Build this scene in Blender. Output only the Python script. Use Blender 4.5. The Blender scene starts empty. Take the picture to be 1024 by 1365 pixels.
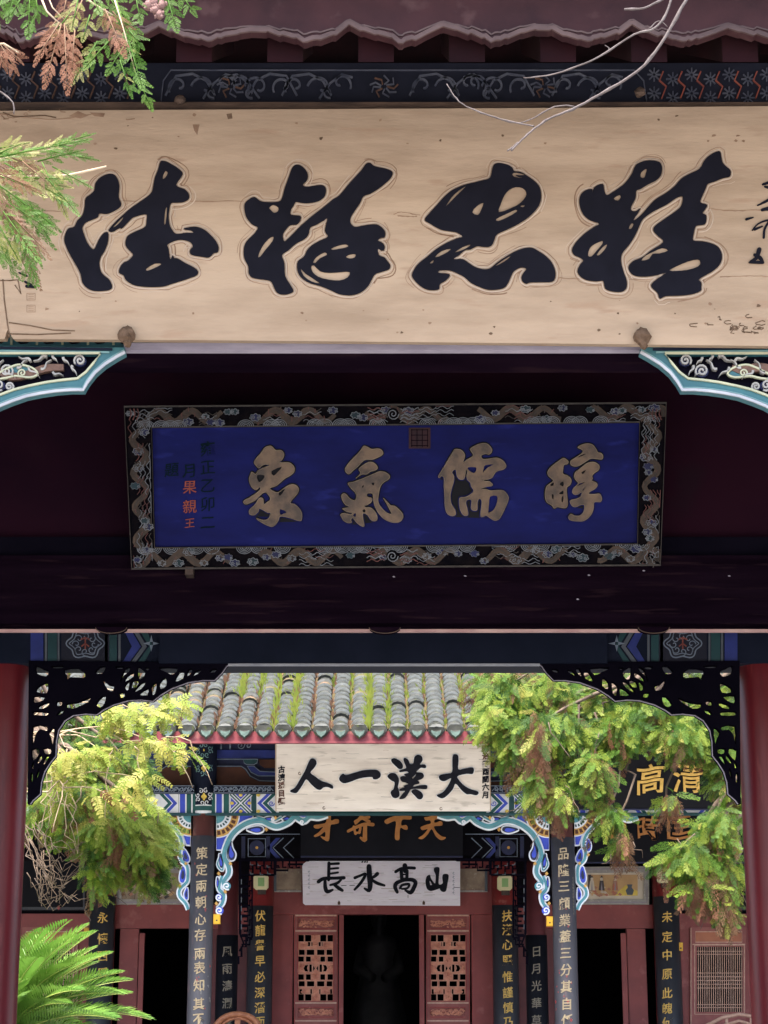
import bpy, bmesh, math, random
import numpy as np
from mathutils import Vector, Matrix
from mathutils.geometry import tessellate_polygon

random.seed(7); rng = np.random.default_rng(7)
S = bpy.context.scene
COL = S.collection
R = math.radians

# ------------------------------------------------------------------ camera, sky, sun, exposure
F, TH, EYE = 2650.0, R(15.5), 1.6            # focal length in photo pixels, upward pitch, eye height
cd = bpy.data.cameras.new('camera'); cam = bpy.data.objects.new('camera', cd); COL.objects.link(cam)
cam.location = (0, 0, EYE); cam.rotation_euler = (math.pi/2 + TH, 0, 0)
cd.sensor_width = 36; cd.sensor_fit = 'AUTO'; cd.lens = F/1365*36
cd.clip_start = 0.05; cd.clip_end = 1000
S.camera = cam
SUN_EL, SUN_AZ = R(68), R(200)               # azimuth measured clockwise from +Y: the sun stands behind the camera
w = bpy.data.worlds.new('World'); S.world = w; w.use_nodes = True
nt = w.node_tree; bg = nt.nodes['Background']
sky = nt.nodes.new('ShaderNodeTexSky'); sky.sky_type = 'NISHITA'; sky.sun_disc = False
sky.sun_elevation = SUN_EL; sky.sun_rotation = SUN_AZ; sky.air_density = 1.0; sky.dust_density = 4.0; sky.ozone_density = 1.0
nt.links.new(sky.outputs[0], bg.inputs[0]); bg.inputs[1].default_value = 0.15
sd = bpy.data.lights.new('sun', 'SUN'); sun = bpy.data.objects.new('sun', sd); COL.objects.link(sun)
sd.energy = 2.0; sd.angle = R(10); sd.color = (1.0, 0.95, 0.87)
sdir = Vector((math.sin(SUN_AZ)*math.cos(SUN_EL), math.cos(SUN_AZ)*math.cos(SUN_EL), math.sin(SUN_EL)))
sun.rotation_euler = sdir.to_track_quat('Z', 'Y').to_euler()
sun.location = (0, -5, 20)
S.view_settings.view_transform = 'Standard'; S.view_settings.look = 'None'
S.view_settings.gamma = 1; S.view_settings.use_curve_mapping = False
S.view_settings.exposure = 2.4

# ------------------------------------------------------------------ pixel -> world on a plane
CS, SN = math.cos(TH), math.sin(TH)
def ray(px, py):
    u = (px-512)/F; v = (682.5-py)/F
    return Vector((u, CS - v*SN, SN + v*CS))
def P(px, py, Y):
    d = ray(px, py); k = Y/d.y
    return Vector((d.x*k, Y, EYE + d.z*k))
class PL:
    def __init__(s, o, n): s.o = Vector(o); s.n = Vector(n).normalized()
    def pt(s, px, py, off=0):
        d = ray(px, py); c = Vector((0, 0, EYE))
        k = (s.o - c).dot(s.n)/d.dot(s.n)
        return c + d*k + s.n*off
def VP(Y): return PL((0, Y, 0), (0, -1, 0))
def TP(pyt, Yt, pyb, Yb):                     # leaning plane through two heights
    a, b = P(512, pyt, Yt), P(512, pyb, Yb); up = (a-b).normalized()
    return PL(b, Vector((0, -up.z, up.y)))

# ------------------------------------------------------------------ materials
def lin(c):
    return tuple((x/12.92 if x <= .04045 else ((x+.055)/1.055)**2.4) for x in (v/255 for v in c))
MATS = {}
FG = dict.fromkeys(('tan_wood','tan_rim','tan_line','eave_edge','lilac_plank','pink_edge','teal','teal_light','cream','pale_line','scroll_white','blue_board','maroon_panel','column_red','sprig_green','sprig_pale','tile','tile_edge','pale_twig','frame_line','painted_blue','painted_teal','painted_grey','lip_wood','knot'), .83)
FG.update(dark_lacquer=.62, maroon_panel=.70, eave_paint=.48, eave_edge=.48, frieze_line=.7, frieze_ground=.5, rafter_paint=.45, seal_red=.5, fascia_red=.72, column_red=.55, frame_line=.8)
def mat(name, c1, c2=None, scale=6, rough=.6, bump=0, stretch=(1,1,1), c3=None, spec=.4, metal=0, trans=0, detail=6, emit=0, lo=.35, hi=.65):
    if name in FG: k_ = FG[name]; c1, c2, c3 = [tuple(x*k_ for x in c) if c else c for c in (c1, c2, c3)]
    """colours are linear albedo; noise in world space mixes c1 > c2 (> c3 in small chips)"""
    m = bpy.data.materials.new(name); m.use_nodes = True; t = m.node_tree; N = t.nodes; L = t.links
    b = N['Principled BSDF']; b.inputs['Roughness'].default_value = rough
    b.inputs['Specular IOR Level'].default_value = spec; b.inputs['Metallic'].default_value = metal
    c2 = c2 or tuple(x*.75 for x in c1)
    tc = N.new('ShaderNodeTexCoord'); mp = N.new('ShaderNodeMapping'); mp.inputs['Scale'].default_value = stretch
    L.new(tc.outputs['Object'], mp.inputs[0])
    nz = N.new('ShaderNodeTexNoise'); nz.inputs['Scale'].default_value = scale; nz.inputs['Detail'].default_value = detail
    nz.inputs['Roughness'].default_value = .6
    L.new(mp.outputs[0], nz.inputs[0])
    rp = N.new('ShaderNodeValToRGB'); rp.color_ramp.elements[0].position = lo; rp.color_ramp.elements[1].position = hi
    rp.color_ramp.elements[0].color = (*c1, 1); rp.color_ramp.elements[1].color = (*c2, 1)
    L.new(nz.outputs[0], rp.inputs[0]); out = rp.outputs[0]
    if c3:
        n2 = N.new('ShaderNodeTexNoise'); n2.inputs['Scale'].default_value = scale*2.7; n2.inputs['Detail'].default_value = 8
        L.new(mp.outputs[0], n2.inputs[0])
        r2 = N.new('ShaderNodeValToRGB'); r2.color_ramp.elements[0].position = .60; r2.color_ramp.elements[1].position = .70
        L.new(n2.outputs[0], r2.inputs[0])
        mx = N.new('ShaderNodeMix'); mx.data_type = 'RGBA'
        L.new(r2.outputs[0], mx.inputs['Factor']); L.new(out, mx.inputs['A']); mx.inputs['B'].default_value = (*c3, 1)
        out = mx.outputs['Result']
    L.new(out, b.inputs['Base Color'])
    if bump:
        bp = N.new('ShaderNodeBump'); bp.inputs['Strength'].default_value = bump; bp.inputs['Distance'].default_value = .02
        L.new(nz.outputs[0], bp.inputs['Height']); L.new(bp.outputs[0], b.inputs['Normal'])
    if trans:
        tr = N.new('ShaderNodeBsdfTranslucent'); L.new(out, tr.inputs[0])
        ms = N.new('ShaderNodeMixShader'); ms.inputs[0].default_value = trans
        L.new(b.outputs[0], ms.inputs[1]); L.new(tr.outputs[0], ms.inputs[2]); L.new(ms.outputs[0], N['Material Output'].inputs[0])
    if emit:
        L.new(out, b.inputs['Emission Color']); b.inputs['Emission Strength'].default_value = emit
    MATS[name] = m; return m

mat('tan_wood', (.455,.340,.245), (.325,.235,.165), 1.5, .75, .5, (1, 1, 5), c3=(.36,.25,.175), spec=.10, lo=.40, hi=.68, detail=12)
mat('tan_rim', (.53,.42,.335), (.42,.325,.255), 8, .75, .2, spec=.15)
mat('tan_line', (.20,.12,.08), (.33,.22,.15), 14, .8, spec=.1)
mat('knot', (.09,.055,.035), (.17,.11,.075), 30, .9, .4, spec=.1)
mat('ink', (.0042,.0042,.0085), (.0065,.0065,.0125), 9, .75, .1, spec=.10)
mat('ink_far', (.008,.009,.014), (.016,.017,.024), 14, .8, spec=.08)
mat('lip_wood', (.16,.10,.07), (.07,.045,.035), 6, .8, .3, (1,1,6))
mat('eave_paint', (.098,.034,.040), (.052,.019,.025), 3.2, .65, .2, c3=(.125,.058,.062), spec=.2)
mat('eave_edge', (.21,.13,.125), (.12,.07,.07), 9, .7, .2)
mat('frieze_ground', (.014,.017,.042), (.024,.028,.06), 8, .7)
mat('frieze_line', (.17,.18,.23), (.09,.10,.15), 14, .7)
mat('frieze_red', (.40,.11,.07), (.22,.06,.05), 14, .7)
mat('rafter_paint', (.030,.0055,.009), (.017,.004,.007), 5, .8, spec=.1)
mat('dark_lacquer', (.015,.0072,.0155), (.0075,.0036,.0085), 3.0, .8, .2, (.35,1,5), c3=(.026,.013,.020), spec=.0)
mat('maroon_panel', (.030,.0090,.0185), (.016,.0065,.0145), 1.0, .8, spec=.0, c3=(.026,.011,.019))
mat('black_wood', (.004,.0036,.0075), (.006,.005,.010), 4, .9, spec=.0)
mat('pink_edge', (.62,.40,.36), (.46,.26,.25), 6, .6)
mat('lilac_plank', (.42,.38,.46), (.30,.27,.34), 5, .6, .1, (1,1,4))
mat('teal', (.045,.17,.20), (.03,.11,.14), 6, .6, .1)
mat('teal_light', (.20,.36,.37), (.13,.26,.29), 8, .6)
mat('cream', (.55,.55,.38), (.40,.42,.30), 9, .7)
mat('pale_line', (.52,.54,.58), (.38,.40,.46), 9, .7)
mat('dragon_brown', (.16,.085,.06), (.09,.05,.038), 30, .7, .3)
mat('scroll_white', (.45,.43,.40), (.30,.29,.28), 12, .7)
mat('cloud_blue', (.008,.013,.075), (.005,.007,.04), 12, .7)
mat('cloud_teal', (.009,.032,.045), (.006,.022,.03), 12, .7)
mat('blue_board', (.0090,.0135,.132), (.006,.008,.078), 1.6, .65, .05, (1,1,3.5), c3=(.016,.022,.175), spec=.10)
mat('old_gold', (.175,.115,.075), (.062,.045,.038), 9, .55, .3, lo=.38, hi=.62)
mat('gold_rim', (.25,.20,.15), (.15,.12,.09), 9, .7)
mat('seal_red', (.06,.008,.018), (.03,.005,.015), 20, .7)
mat('sig_red', (.28,.06,.035), (.2,.04,.03), 20, .7)
mat('sig_dark', (.004,.010,.022), (.005,.014,.020), 20, .8, spec=.05)
mat('frame_line', (.22,.24,.28), (.13,.145,.17), 25, .7)
mat('frame_red', (.13,.045,.04), (.07,.025,.025), 25, .7)
mat('frame_dark', (.004,.0038,.006), (.008,.0065,.008), 20, .9, .3, spec=.0)
mat('frame_brown', (.065,.042,.030), (.03,.021,.016), 22, .7, .4)
mat('frame_bead', (.05,.042,.038), (.028,.024,.024), 16, .7)
mat('column_red', (.30,.026,.034), (.15,.012,.022), 3.5, .34, .12, (1.5,1.5,.22), c3=(.34,.06,.06), spec=.32)
mat('painted_blue', (.035,.055,.30), (.025,.04,.20), 6, .6)
mat('painted_teal', (.02,.085,.095), (.015,.06,.07), 6, .6)
mat('painted_grey', (.15,.17,.20), (.10,.12,.15), 8, .6)
mat('painted_navy', (.008,.012,.026), (.012,.016,.034), 5, .7, spec=.1)
# far hall
mat('tile', (.080,.080,.070), (.028,.030,.025), 7, .9, .4, c3=(.07,.085,.026), spec=.1)
mat('tile_edge', (.72,.71,.64), (.42,.42,.37), 9, .9, spec=.1)
mat('tile_drip', (.12,.17,.145), (.065,.095,.08), 16, .8, .3, spec=.2)
mat('moss_bed', (.10,.058,.036), (.075,.075,.022), 5, .95, .6, c3=(.15,.085,.055))
mat('moss_green', (.16,.225,.025), (.26,.28,.04), 5, .8, trans=.3)
mat('moss_rust', (.26,.14,.08), (.18,.09,.05), 5, .8, trans=.2)
mat('fascia_red', (.29,.052,.060), (.21,.038,.048), 3, .6, .1, c3=(.33,.11,.10))
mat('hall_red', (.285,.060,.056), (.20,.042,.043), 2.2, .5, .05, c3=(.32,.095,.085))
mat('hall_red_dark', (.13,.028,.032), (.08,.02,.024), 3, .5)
mat('post_red', (.36,.055,.05), (.27,.035,.04), 5, .4, c3=(.45,.14,.12))
mat('column_brown', (.10,.034,.030), (.16,.055,.045), 3, .4, .1, (1,1,.6), c3=(.22,.10,.08))
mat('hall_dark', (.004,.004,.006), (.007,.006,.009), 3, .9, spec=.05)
mat('hall_blue', (.05,.09,.58), (.045,.07,.44), 8, .6)
mat('hall_green', (.015,.11,.10), (.012,.075,.075), 8, .6)
mat('hall_teal', (.10,.30,.33), (.06,.22,.27), 9, .6)
mat('hall_white', (.78,.80,.82), (.66,.69,.74), 9, .6)
mat('hall_gold', (.62,.36,.09), (.45,.24,.06), 12, .6)
mat('hall_yellow', (.78,.60,.12), (.62,.45,.08), 12, .6)
mat('hall_brown', (.10,.036,.018), (.065,.022,.014), 6, .7)
mat('hall_navy', (.018,.024,.075), (.012,.016,.045), 6, .6)
mat('hall_line', (.22,.27,.34), (.15,.19,.26), 12, .6)
mat('cloud_strip', (.30,.36,.42), (.08,.12,.17), 16, .6, detail=2)
mat('white_board', (.80,.74,.66), (.64,.58,.51), 1.6, .6, .1, (1,1,7), c3=(.50,.455,.395), spec=.2)
mat('lilac_board', (.90,.86,.92), (.82,.76,.84), 2.2, .6, .1, (1,1,8), c3=(.70,.63,.66), spec=.2)
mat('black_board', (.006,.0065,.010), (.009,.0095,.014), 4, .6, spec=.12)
mat('orange_gilt', (.55,.24,.07), (.42,.17,.05), 9, .5)
mat('couplet', (.028,.030,.040), (.045,.047,.058), 3, .45, .08, (1,1,.4), c3=(.07,.06,.065))
mat('couplet_worn', (.048,.047,.055), (.070,.067,.073), 3, .5, .1, (1,1,.3), c3=(.13,.09,.09))
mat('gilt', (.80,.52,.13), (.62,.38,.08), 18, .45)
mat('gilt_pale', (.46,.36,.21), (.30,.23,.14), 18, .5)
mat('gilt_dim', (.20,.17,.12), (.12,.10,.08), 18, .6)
mat('carved_wood', (.72,.32,.21), (.52,.19,.13), 16, .55, .3)
mat('door_wood', (.34,.105,.092), (.25,.07,.066), 6, .5, .1)
mat('panel_orange', (.50,.18,.09), (.40,.13,.07), 5, .5)
mat('grey_frame', (.42,.40,.37), (.30,.28,.26), 8, .7, c3=(.55,.53,.48))
mat('paint_ochre', (.62,.40,.19), (.50,.30,.14), 4, .6)
mat('paint_pale', (.70,.62,.50), (.58,.50,.40), 5, .6)
mat('paint_faded', (.40,.31,.22), (.24,.17,.13), 7, .7, c3=(.48,.42,.33))
mat('paint_red', (.50,.16,.10), (.38,.24,.17), 20, .6)
mat('paint_dark', (.05,.045,.05), (.09,.07,.07), 20, .6)
mat('plastic_cream', (.80,.74,.45), (.74,.68,.40), 6, .4)
mat('lamp_green', (.26,.46,.17), (.32,.50,.22), 6, .4)
mat('plastic_yellow', (.85,.50,.04), (.80,.44,.03), 6, .4)
mat('rattan', (.42,.17,.08), (.28,.10,.05), 25, .5, .3)
mat('pale_cane', (.66,.42,.32), (.50,.29,.22), 25, .5)
mat('statue', (.05,.048,.055), (.03,.03,.036), 6, .6)
mat('iron', (.04,.03,.028), (.08,.05,.04), 14, .7, .2)
# plants
mat('leaf_green', (.065,.150,.016), (.11,.215,.026), 2.5, .55, trans=.40, spec=.25)
mat('leaf_lime', (.165,.25,.026), (.25,.30,.045), 2.5, .55, trans=.40, spec=.25)
mat('leaf_dark', (.020,.060,.008), (.035,.085,.012), 2.5, .6, trans=.30, spec=.2)
mat('leaf_brown', (.19,.105,.055), (.13,.07,.035), 3, .7, trans=.25)
mat('leaf_rust', (.24,.105,.058), (.18,.075,.04), 6, .7, trans=.3)
mat('leaf_yellow', (.40,.36,.075), (.30,.33,.065), 2.5, .55, trans=.45)
mat('sprig_green', (.065,.165,.018), (.12,.235,.032), 9, .5, trans=.40, spec=.2)
mat('sprig_pale', (.24,.26,.055), (.33,.31,.12), 9, .5, trans=.35, spec=.2)
mat('cycad_green', (.10,.235,.030), (.19,.33,.055), 2, .42, trans=.38)
mat('cycad_rib', (.28,.34,.07), (.34,.38,.10), 4, .5)
mat('bark', (.17,.12,.085), (.09,.065,.05), 9, .9, .5, (1,1,.4))
mat('twig', (.48,.37,.25), (.33,.24,.16), 14, .8)
mat('pale_twig', (.155,.13,.125), (.085,.068,.066), 22, .8, .4, spec=.2)
mat('cone', (.20,.11,.10), (.13,.07,.06), 40, .8, .4)
# ground
mat('paving', (.34,.325,.30), (.26,.25,.23), 1.2, .9, .3)
mat('stone', (.20,.195,.18), (.14,.135,.13), 2, .85, .3)

# ------------------------------------------------------------------ mesh builder
def catmull(pts, n=4, closed=True):
    k = len(pts); out = []
    rngi = range(k) if closed else range(k-1)
    for i in rngi:
        if closed: p0, p1, p2, p3 = pts[i-1], pts[i], pts[(i+1) % k], pts[(i+2) % k]
        else: p0, p1, p2, p3 = pts[max(i-1, 0)], pts[i], pts[i+1], pts[min(i+2, k-1)]
        for j in range(n):
            t = j/n
            out.append(tuple(.5*((2*b) + (-a+c)*t + (2*a-5*b+4*c-d)*t*t + (-a+3*b-3*c+d)*t**3) for a, b, c, d in zip(p0, p1, p2, p3)))
    if not closed: out.append(tuple(pts[-1]))
    return out
def xf(pts, ox, oy, s): return [(ox+p[0]/s, oy+p[1]/s) + tuple(q/s for q in p[2:]) for p in pts]
def mir(pts, sx): return [(sx-p[0],)+tuple(p[1:]) for p in pts]
def offset_poly(pts, d):
    a = sum(pts[i-1][0]*pts[i][1]-pts[i][0]*pts[i-1][1] for i in range(len(pts)))
    s = 1 if a > 0 else -1; out = []
    for i in range(len(pts)):
        (x0, y0), (x1, y1) = pts[i-1][:2], pts[(i+1) % len(pts)][:2]
        tx, ty = x1-x0, y1-y0; l = math.hypot(tx, ty) or 1
        out.append((pts[i][0]+s*ty/l*d, pts[i][1]-s*tx/l*d))
    return out
class MB:
    def __init__(s): s.v = []; s.f = []; s.m = []; s.mats = []
    def mi(s, m):
        if m not in s.mats: s.mats.append(m)
        return s.mats.index(m)
    def add(s, vs, fs, m):
        b = len(s.v); k = s.mi(m)
        s.v += [tuple(v) for v in vs]
        for f in fs: s.f.append(tuple(b+i for i in f)); s.m.append(k)
        return s
    def box(s, x0, x1, y0, y1, z0, z1, m):
        vs = [(x, y, z) for z in (z0, z1) for y in (y0, y1) for x in (x0, x1)]
        return s.add(vs, [(0,2,3,1),(4,5,7,6),(0,1,5,4),(2,6,7,3),(0,4,6,2),(1,3,7,5)], m)
    def poly(s, pl, pts, m, o0=0, o1=.01, holes=(), back=False):
        loops = [list(pts)] + [list(h) for h in holes]
        tris = tessellate_polygon([[Vector((p[0], -p[1], 0)) for p in l] for l in loops])
        flat = [p for l in loops for p in l]; n = len(flat)
        vs = [pl.pt(p[0], p[1], o1) for p in flat] + [pl.pt(p[0], p[1], o0) for p in flat]
        fs = [tuple(t) for t in tris]
        if back: fs += [tuple(n+i for i in t[::-1]) for t in tris]
        b = 0
        for l in loops:
            k = len(l)
            for i in range(k): a, c = b+i, b+(i+1) % k; fs.append((a, c, n+c, n+a))
            b += k
        return s.add(vs, fs, m)
    def rect(s, pl, x0, y0, x1, y1, m, o0=0, o1=.01):
        return s.poly(pl, [(x0,y0),(x1,y0),(x1,y1),(x0,y1)], m, o0, o1)
    def ribbon(s, pl, pts, w, m, o0=0, o1=.01, closed=False):
        n = len(pts); L = []; Rr = []
        for i in range(n):
            a = pts[(i-1) % n] if closed else pts[max(i-1, 0)]; c = pts[(i+1) % n] if closed else pts[min(i+1, n-1)]
            tx, ty = c[0]-a[0], c[1]-a[1]; l = math.hypot(tx, ty) or 1
            ww = (pts[i][2] if len(pts[i]) > 2 else w)/2
            L.append((pts[i][0]-ty/l*ww, pts[i][1]+tx/l*ww)); Rr.append((pts[i][0]+ty/l*ww, pts[i][1]-tx/l*ww))
        vs = []
        for i in range(n):
            vs += [pl.pt(*L[i], o0), pl.pt(*L[i], o1), pl.pt(*Rr[i], o1), pl.pt(*Rr[i], o0)]
        fs = []
        for i in range(n if closed else n-1):
            a = 4*i; b = 4*((i+1) % n)
            for j in range(3): fs.append((a+j, b+j, b+j+1, a+j+1))
        if not closed: fs += [(0,1,2,3), (4*n-4, 4*n-1, 4*n-2, 4*n-3)]
        return s.add(vs, fs, m)
    def stroke(s, pl, pts, m, o0, o1):            # brush stroke: (x, y, width) with rounded ends
        p = catmull(pts, 4, False)
        def cap(q, r):
            dx, dy = q[0]-r[0], q[1]-r[1]; l = math.hypot(dx, dy) or 1; dx /= l; dy /= l; h = q[2]/2
            return [(q[0]+dx*h*.62, q[1]+dy*h*.62, h*1.5), (q[0]+dx*h*.95, q[1]+dy*h*.95, h*.7)]
        a = cap(p[0], p[1])[::-1]; b = cap(p[-1], p[-2])
        return s.ribbon(pl, a+p+b, 1, m, o0, o1)
    def tube(s, pts, r, m, n=6):
        pts = [Vector(p) for p in pts]; k = len(pts); vs = []; up = None
        for i in range(k):
            t = (pts[min(i+1, k-1)]-pts[max(i-1, 0)]).normalized()
            if up is None: up = t.orthogonal().normalized()
            up = (up - t*up.dot(t)); up = up.normalized() if up.length > 1e-6 else t.orthogonal().normalized()
            sd_ = t.cross(up); rr = r[i] if isinstance(r, (list, tuple)) else r
            for j in range(n):
                a = 2*math.pi*j/n; vs.append(pts[i]+up*math.cos(a)*rr+sd_*math.sin(a)*rr)
        fs = [(i*n+j, i*n+(j+1) % n, (i+1)*n+(j+1) % n, (i+1)*n+j) for i in range(k-1) for j in range(n)]
        fs += [tuple(range(n))[::-1], tuple((k-1)*n+j for j in range(n))]
        return s.add(vs, fs, m)
    def ptube(s, pl, pts, rpx, m, off, n=5, closed=False):
        q = list(pts)+[pts[0]] if closed else pts
        w = [pl.pt(p[0], p[1], off) for p in q]; sc = (pl.pt(q[0][0]+1, q[0][1])-pl.pt(q[0][0], q[0][1])).length
        return s.tube(w, rpx*sc, m, n)
    def lathe(s, c, prof, m, n=24):
        vs = []; k = len(prof)
        for r_, z in prof:
            for j in range(n): a = 2*math.pi*j/n; vs.append((c[0]+r_*math.cos(a), c[1]+r_*math.sin(a), c[2]+z))
        fs = [(i*n+j, i*n+(j+1) % n, (i+1)*n+(j+1) % n, (i+1)*n+j) for i in range(k-1) for j in range(n)]
        fs += [tuple(range(n))[::-1], tuple((k-1)*n+j for j in range(n))]
        return s.add(vs, fs, m)
    def blob(s, c, r, m, n=8, jit=.15):
        vs = []; rows = n//2+1
        for i in range(rows+1):
            th = math.pi*i/rows
            for j in range(n):
                a = 2*math.pi*j/n; q = 1+random.uniform(-jit, jit)
                vs.append((c[0]+r[0]*q*math.sin(th)*math.cos(a), c[1]+r[1]*q*math.sin(th)*math.sin(a), c[2]+r[2]*q*math.cos(th)))
        return s.add(vs, [(i*n+j, i*n+(j+1) % n, (i+1)*n+(j+1) % n, (i+1)*n+j) for i in range(rows) for j in range(n)], m)
    def build(s, name, parent=None, smooth=False):
        me = bpy.data.meshes.new(name); me.from_pydata(s.v, [], s.f)
        for m in s.mats: me.materials.append(MATS[m])
        me.polygons.foreach_set('material_index', s.m)
        if smooth: me.polygons.foreach_set('use_smooth', [True]*len(s.f))
        me.update()
        return link(name, me, parent)
def link(name, me, parent=None):
    o = bpy.data.objects.new(name, me); COL.objects.link(o)
    if parent is not None:
        o.parent = parent; o.matrix_parent_inverse = root_inv(parent)
    return o
def root_inv(p):
    M = Matrix.Identity(4)
    while p is not None: M = M @ Matrix.Translation(-p.location) if p.type == 'EMPTY' else M; p = p.parent
    return M if M != Matrix.Identity(4) else Matrix.Identity(4)
def link_sub(o, parent):                      # a sub-part under a mesh part (mesh parts keep identity transforms of their own)
    o.parent = parent; o.matrix_parent_inverse = Matrix.Identity(4); return o
def sub(mb, name, parent, smooth=False):
    o = mb.build(name, None, smooth); return link_sub(o, parent)
def tag(o, label, cat, group=None):
    o['label'] = label; o['category'] = cat
    if group: o['group'] = group
    return o
def thing(name, label, cat, loc=(0, 0, 0), group=None):
    o = bpy.data.objects.new(name, None); COL.objects.link(o); o.location = loc; o.empty_display_size = .2
    return tag(o, label, cat, group)
def struct(o): o['kind'] = 'structure'; return o
def np_mesh(name, V, Q, mi, mats, parent=None):
    me = bpy.data.meshes.new(name); V = np.asarray(V, np.float32).reshape(-1, 3); Q = np.asarray(Q, np.int32)
    me.vertices.add(len(V)); me.vertices.foreach_set('co', V.ravel())
    me.loops.add(Q.size); me.loops.foreach_set('vertex_index', Q.ravel())
    me.polygons.add(len(Q)); me.polygons.foreach_set('loop_start', np.arange(0, Q.size, 4, dtype=np.int32))
    try: me.polygons.foreach_set('loop_total', np.full(len(Q), 4, np.int32))
    except Exception: pass
    for m in mats: me.materials.append(MATS[m])
    me.polygons.foreach_set('material_index', np.asarray(mi, np.int32)); me.update(calc_edges=True)
    return link(name, me, parent)

# ------------------------------------------------------------------ glyphs from the built-in font
_G = {}
def glyph(ch, bold=.02):
    k = (ch, bold)
    if k not in _G:
        c = bpy.data.curves.new('glyph', 'FONT'); c.body = ch; c.offset = bold; c.resolution_u = 2; c.fill_mode = 'FRONT'; c.extrude = .05
        o = bpy.data.objects.new('glyph', c); m = bpy.data.meshes.new_from_object(o)
        b_ = bmesh.new(); b_.from_mesh(m)
        for k_ in range(1, 8): bmesh.ops.bisect_plane(b_, geom=b_.verts[:]+b_.edges[:]+b_.faces[:], plane_co=(k_/8, 0, 0), plane_no=(1, 0, 0))
        b_.to_mesh(m); b_.free()
        vs = [(v.co.x-.5, v.co.y-.385, v.co.z) for v in m.vertices]; fs = [tuple(p.vertices) for p in m.polygons]
        bpy.data.objects.remove(o); bpy.data.curves.remove(c); bpy.data.meshes.remove(m); _G[k] = (vs, fs)
    return _G[k]
def put_glyph(mb, ch, fmap, cx, cy, size, m, thick=.006, bold=.03, slant=.10, sx=1.0, wob=.03):
    """fmap(px, py, off) -> world; brush-like wobble and rising slant of the strokes"""
    vs, fs = glyph(ch, bold); ph = random.uniform(0, 6)
    out = []
    for x, y, z in vs:
        y2 = y + slant*x + wob*math.sin(7*x+ph) ; x2 = x + wob*math.sin(6*y+ph*1.7)
        out.append(fmap(cx+x2*size*sx, cy-y2*size, thick*.5+z/.05*thick*.5))
    mb.add(out, fs, m)

# ================================================================== GROUND
g = MB(); g.add([(-300,-300,0),(300,-300,0),(300,300,0),(-300,300,0)], [(0,1,2,3)], 'paving'); struct(g.build('ground'))
t = MB(); t.box(-6.5, 6.5, 6.4, 12.2, -.05, .30, 'stone'); struct(t.build('near_terrace'))
t = MB(); t.box(-12, 12, 20.3, 31, -.05, 1.10, 'stone'); t.box(-2, 2, 19.4, 20.3, -.05, .55, 'stone'); struct(t.build('far_terrace'))

# ================================================================== NEAR HALL
NH = thing('entrance_hall', 'dark maroon entrance hall in front, its eaves and lintels framing the courtyard view', 'hall', (0, 9, .3))
FY = 6.0
# eave board with its wavy lower edge
pf = VP(FY)
edge = []
drips = [-180, -52, 26, 152, 277, 405, 532, 655, 783, 909, 1036, 1164]
for i in range(len(drips)-1):
    a, b = drips[i], drips[i+1]; h = 38 + 4*math.sin(i*2.1)
    for tt, yy in ((0, 57), (.06, 54.5), (.14, 52), (.3, 46), (.45, h), (.6, 42), (.75, 48), (.9, 52)):
        edge.append((a+(b-a)*tt, yy+1.5*math.sin(i*1.3+tt*5)))
        edge.append((a+(b-a)*(tt+.035), yy+1.5*math.sin(i*1.3+tt*5)+random.uniform(-2.6, 1.4)))
edge.append((1164, 57))
m = MB(); m.poly(pf, edge + [(1164, -170), (-180, -170)], 'eave_paint', -.04, 0); m.build('eave_board', NH)
m = MB(); m.ribbon(pf, [(x, y-1.8) for x, y in edge], 5.5, 'eave_edge', 0.002, .012)
m.ribbon(pf, [(x, y-9-2*math.sin(x*.05)) for x, y in edge], 2.2, 'eave_edge', 0.001, .004); m.build('eave_trim', NH)
# roof slabs
zf = P(512, -100, FY).z
m = MB()
for ya, za, yb, zb in ((FY-.5, zf-.05, 9.2, zf+2.1), (12.2, 5.4, 9.2, zf+2.1)):
    for dz, mm in ((0, 'rafter_paint'), (.18, 'tile')):
        m.add([(-6.5, ya, za+dz), (6.5, ya, za+dz), (6.5, yb, zb+dz), (-6.5, yb, zb+dz)], [(0,1,2,3)], mm)
    m.add([(-6.5, ya, za), (6.5, ya, za), (6.5, ya, za+.18), (-6.5, ya, za+.18)], [(0,1,2,3)], 'tile')
m.build('roof', NH)
for i, px in enumerate(range(-70, 1150, 115)):
    x = P(px-3, 80, 6.4).x; m = MB()
    z0 = P(512, 62, 6.15).z
    m.add([(x+dx, y, z0+(y-6.15)*.58+dz) for y in (6.06, 6.92) for dz in (-.055, .12) for dx in (-.06, .06)],
          [(0,1,3,2),(4,6,7,5),(0,4,5,1),(2,3,7,6),(0,2,6,4),(1,5,7,3)], 'rafter_paint'); m.build('rafter', NH)
m = MB(); a = P(512, 40, 6.2); m.add([(-6.4, 6.05, a.z+.03), (6.4, 6.05, a.z+.03), (6.4, 7.7, a.z+1.15), (-6.4, 7.7, a.z+1.15)], [(0,1,2,3)], 'hall_dark'); m.build('soffit', NH)
# side walls of the hall
for sx in (-1, 1): m = MB(); m.box(min(sx*5.6, sx*5.9), max(sx*5.6, sx*5.9), 7.0, 11.5, .3, 5.6, 'maroon_panel'); m.build('side_wall', NH)

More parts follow.
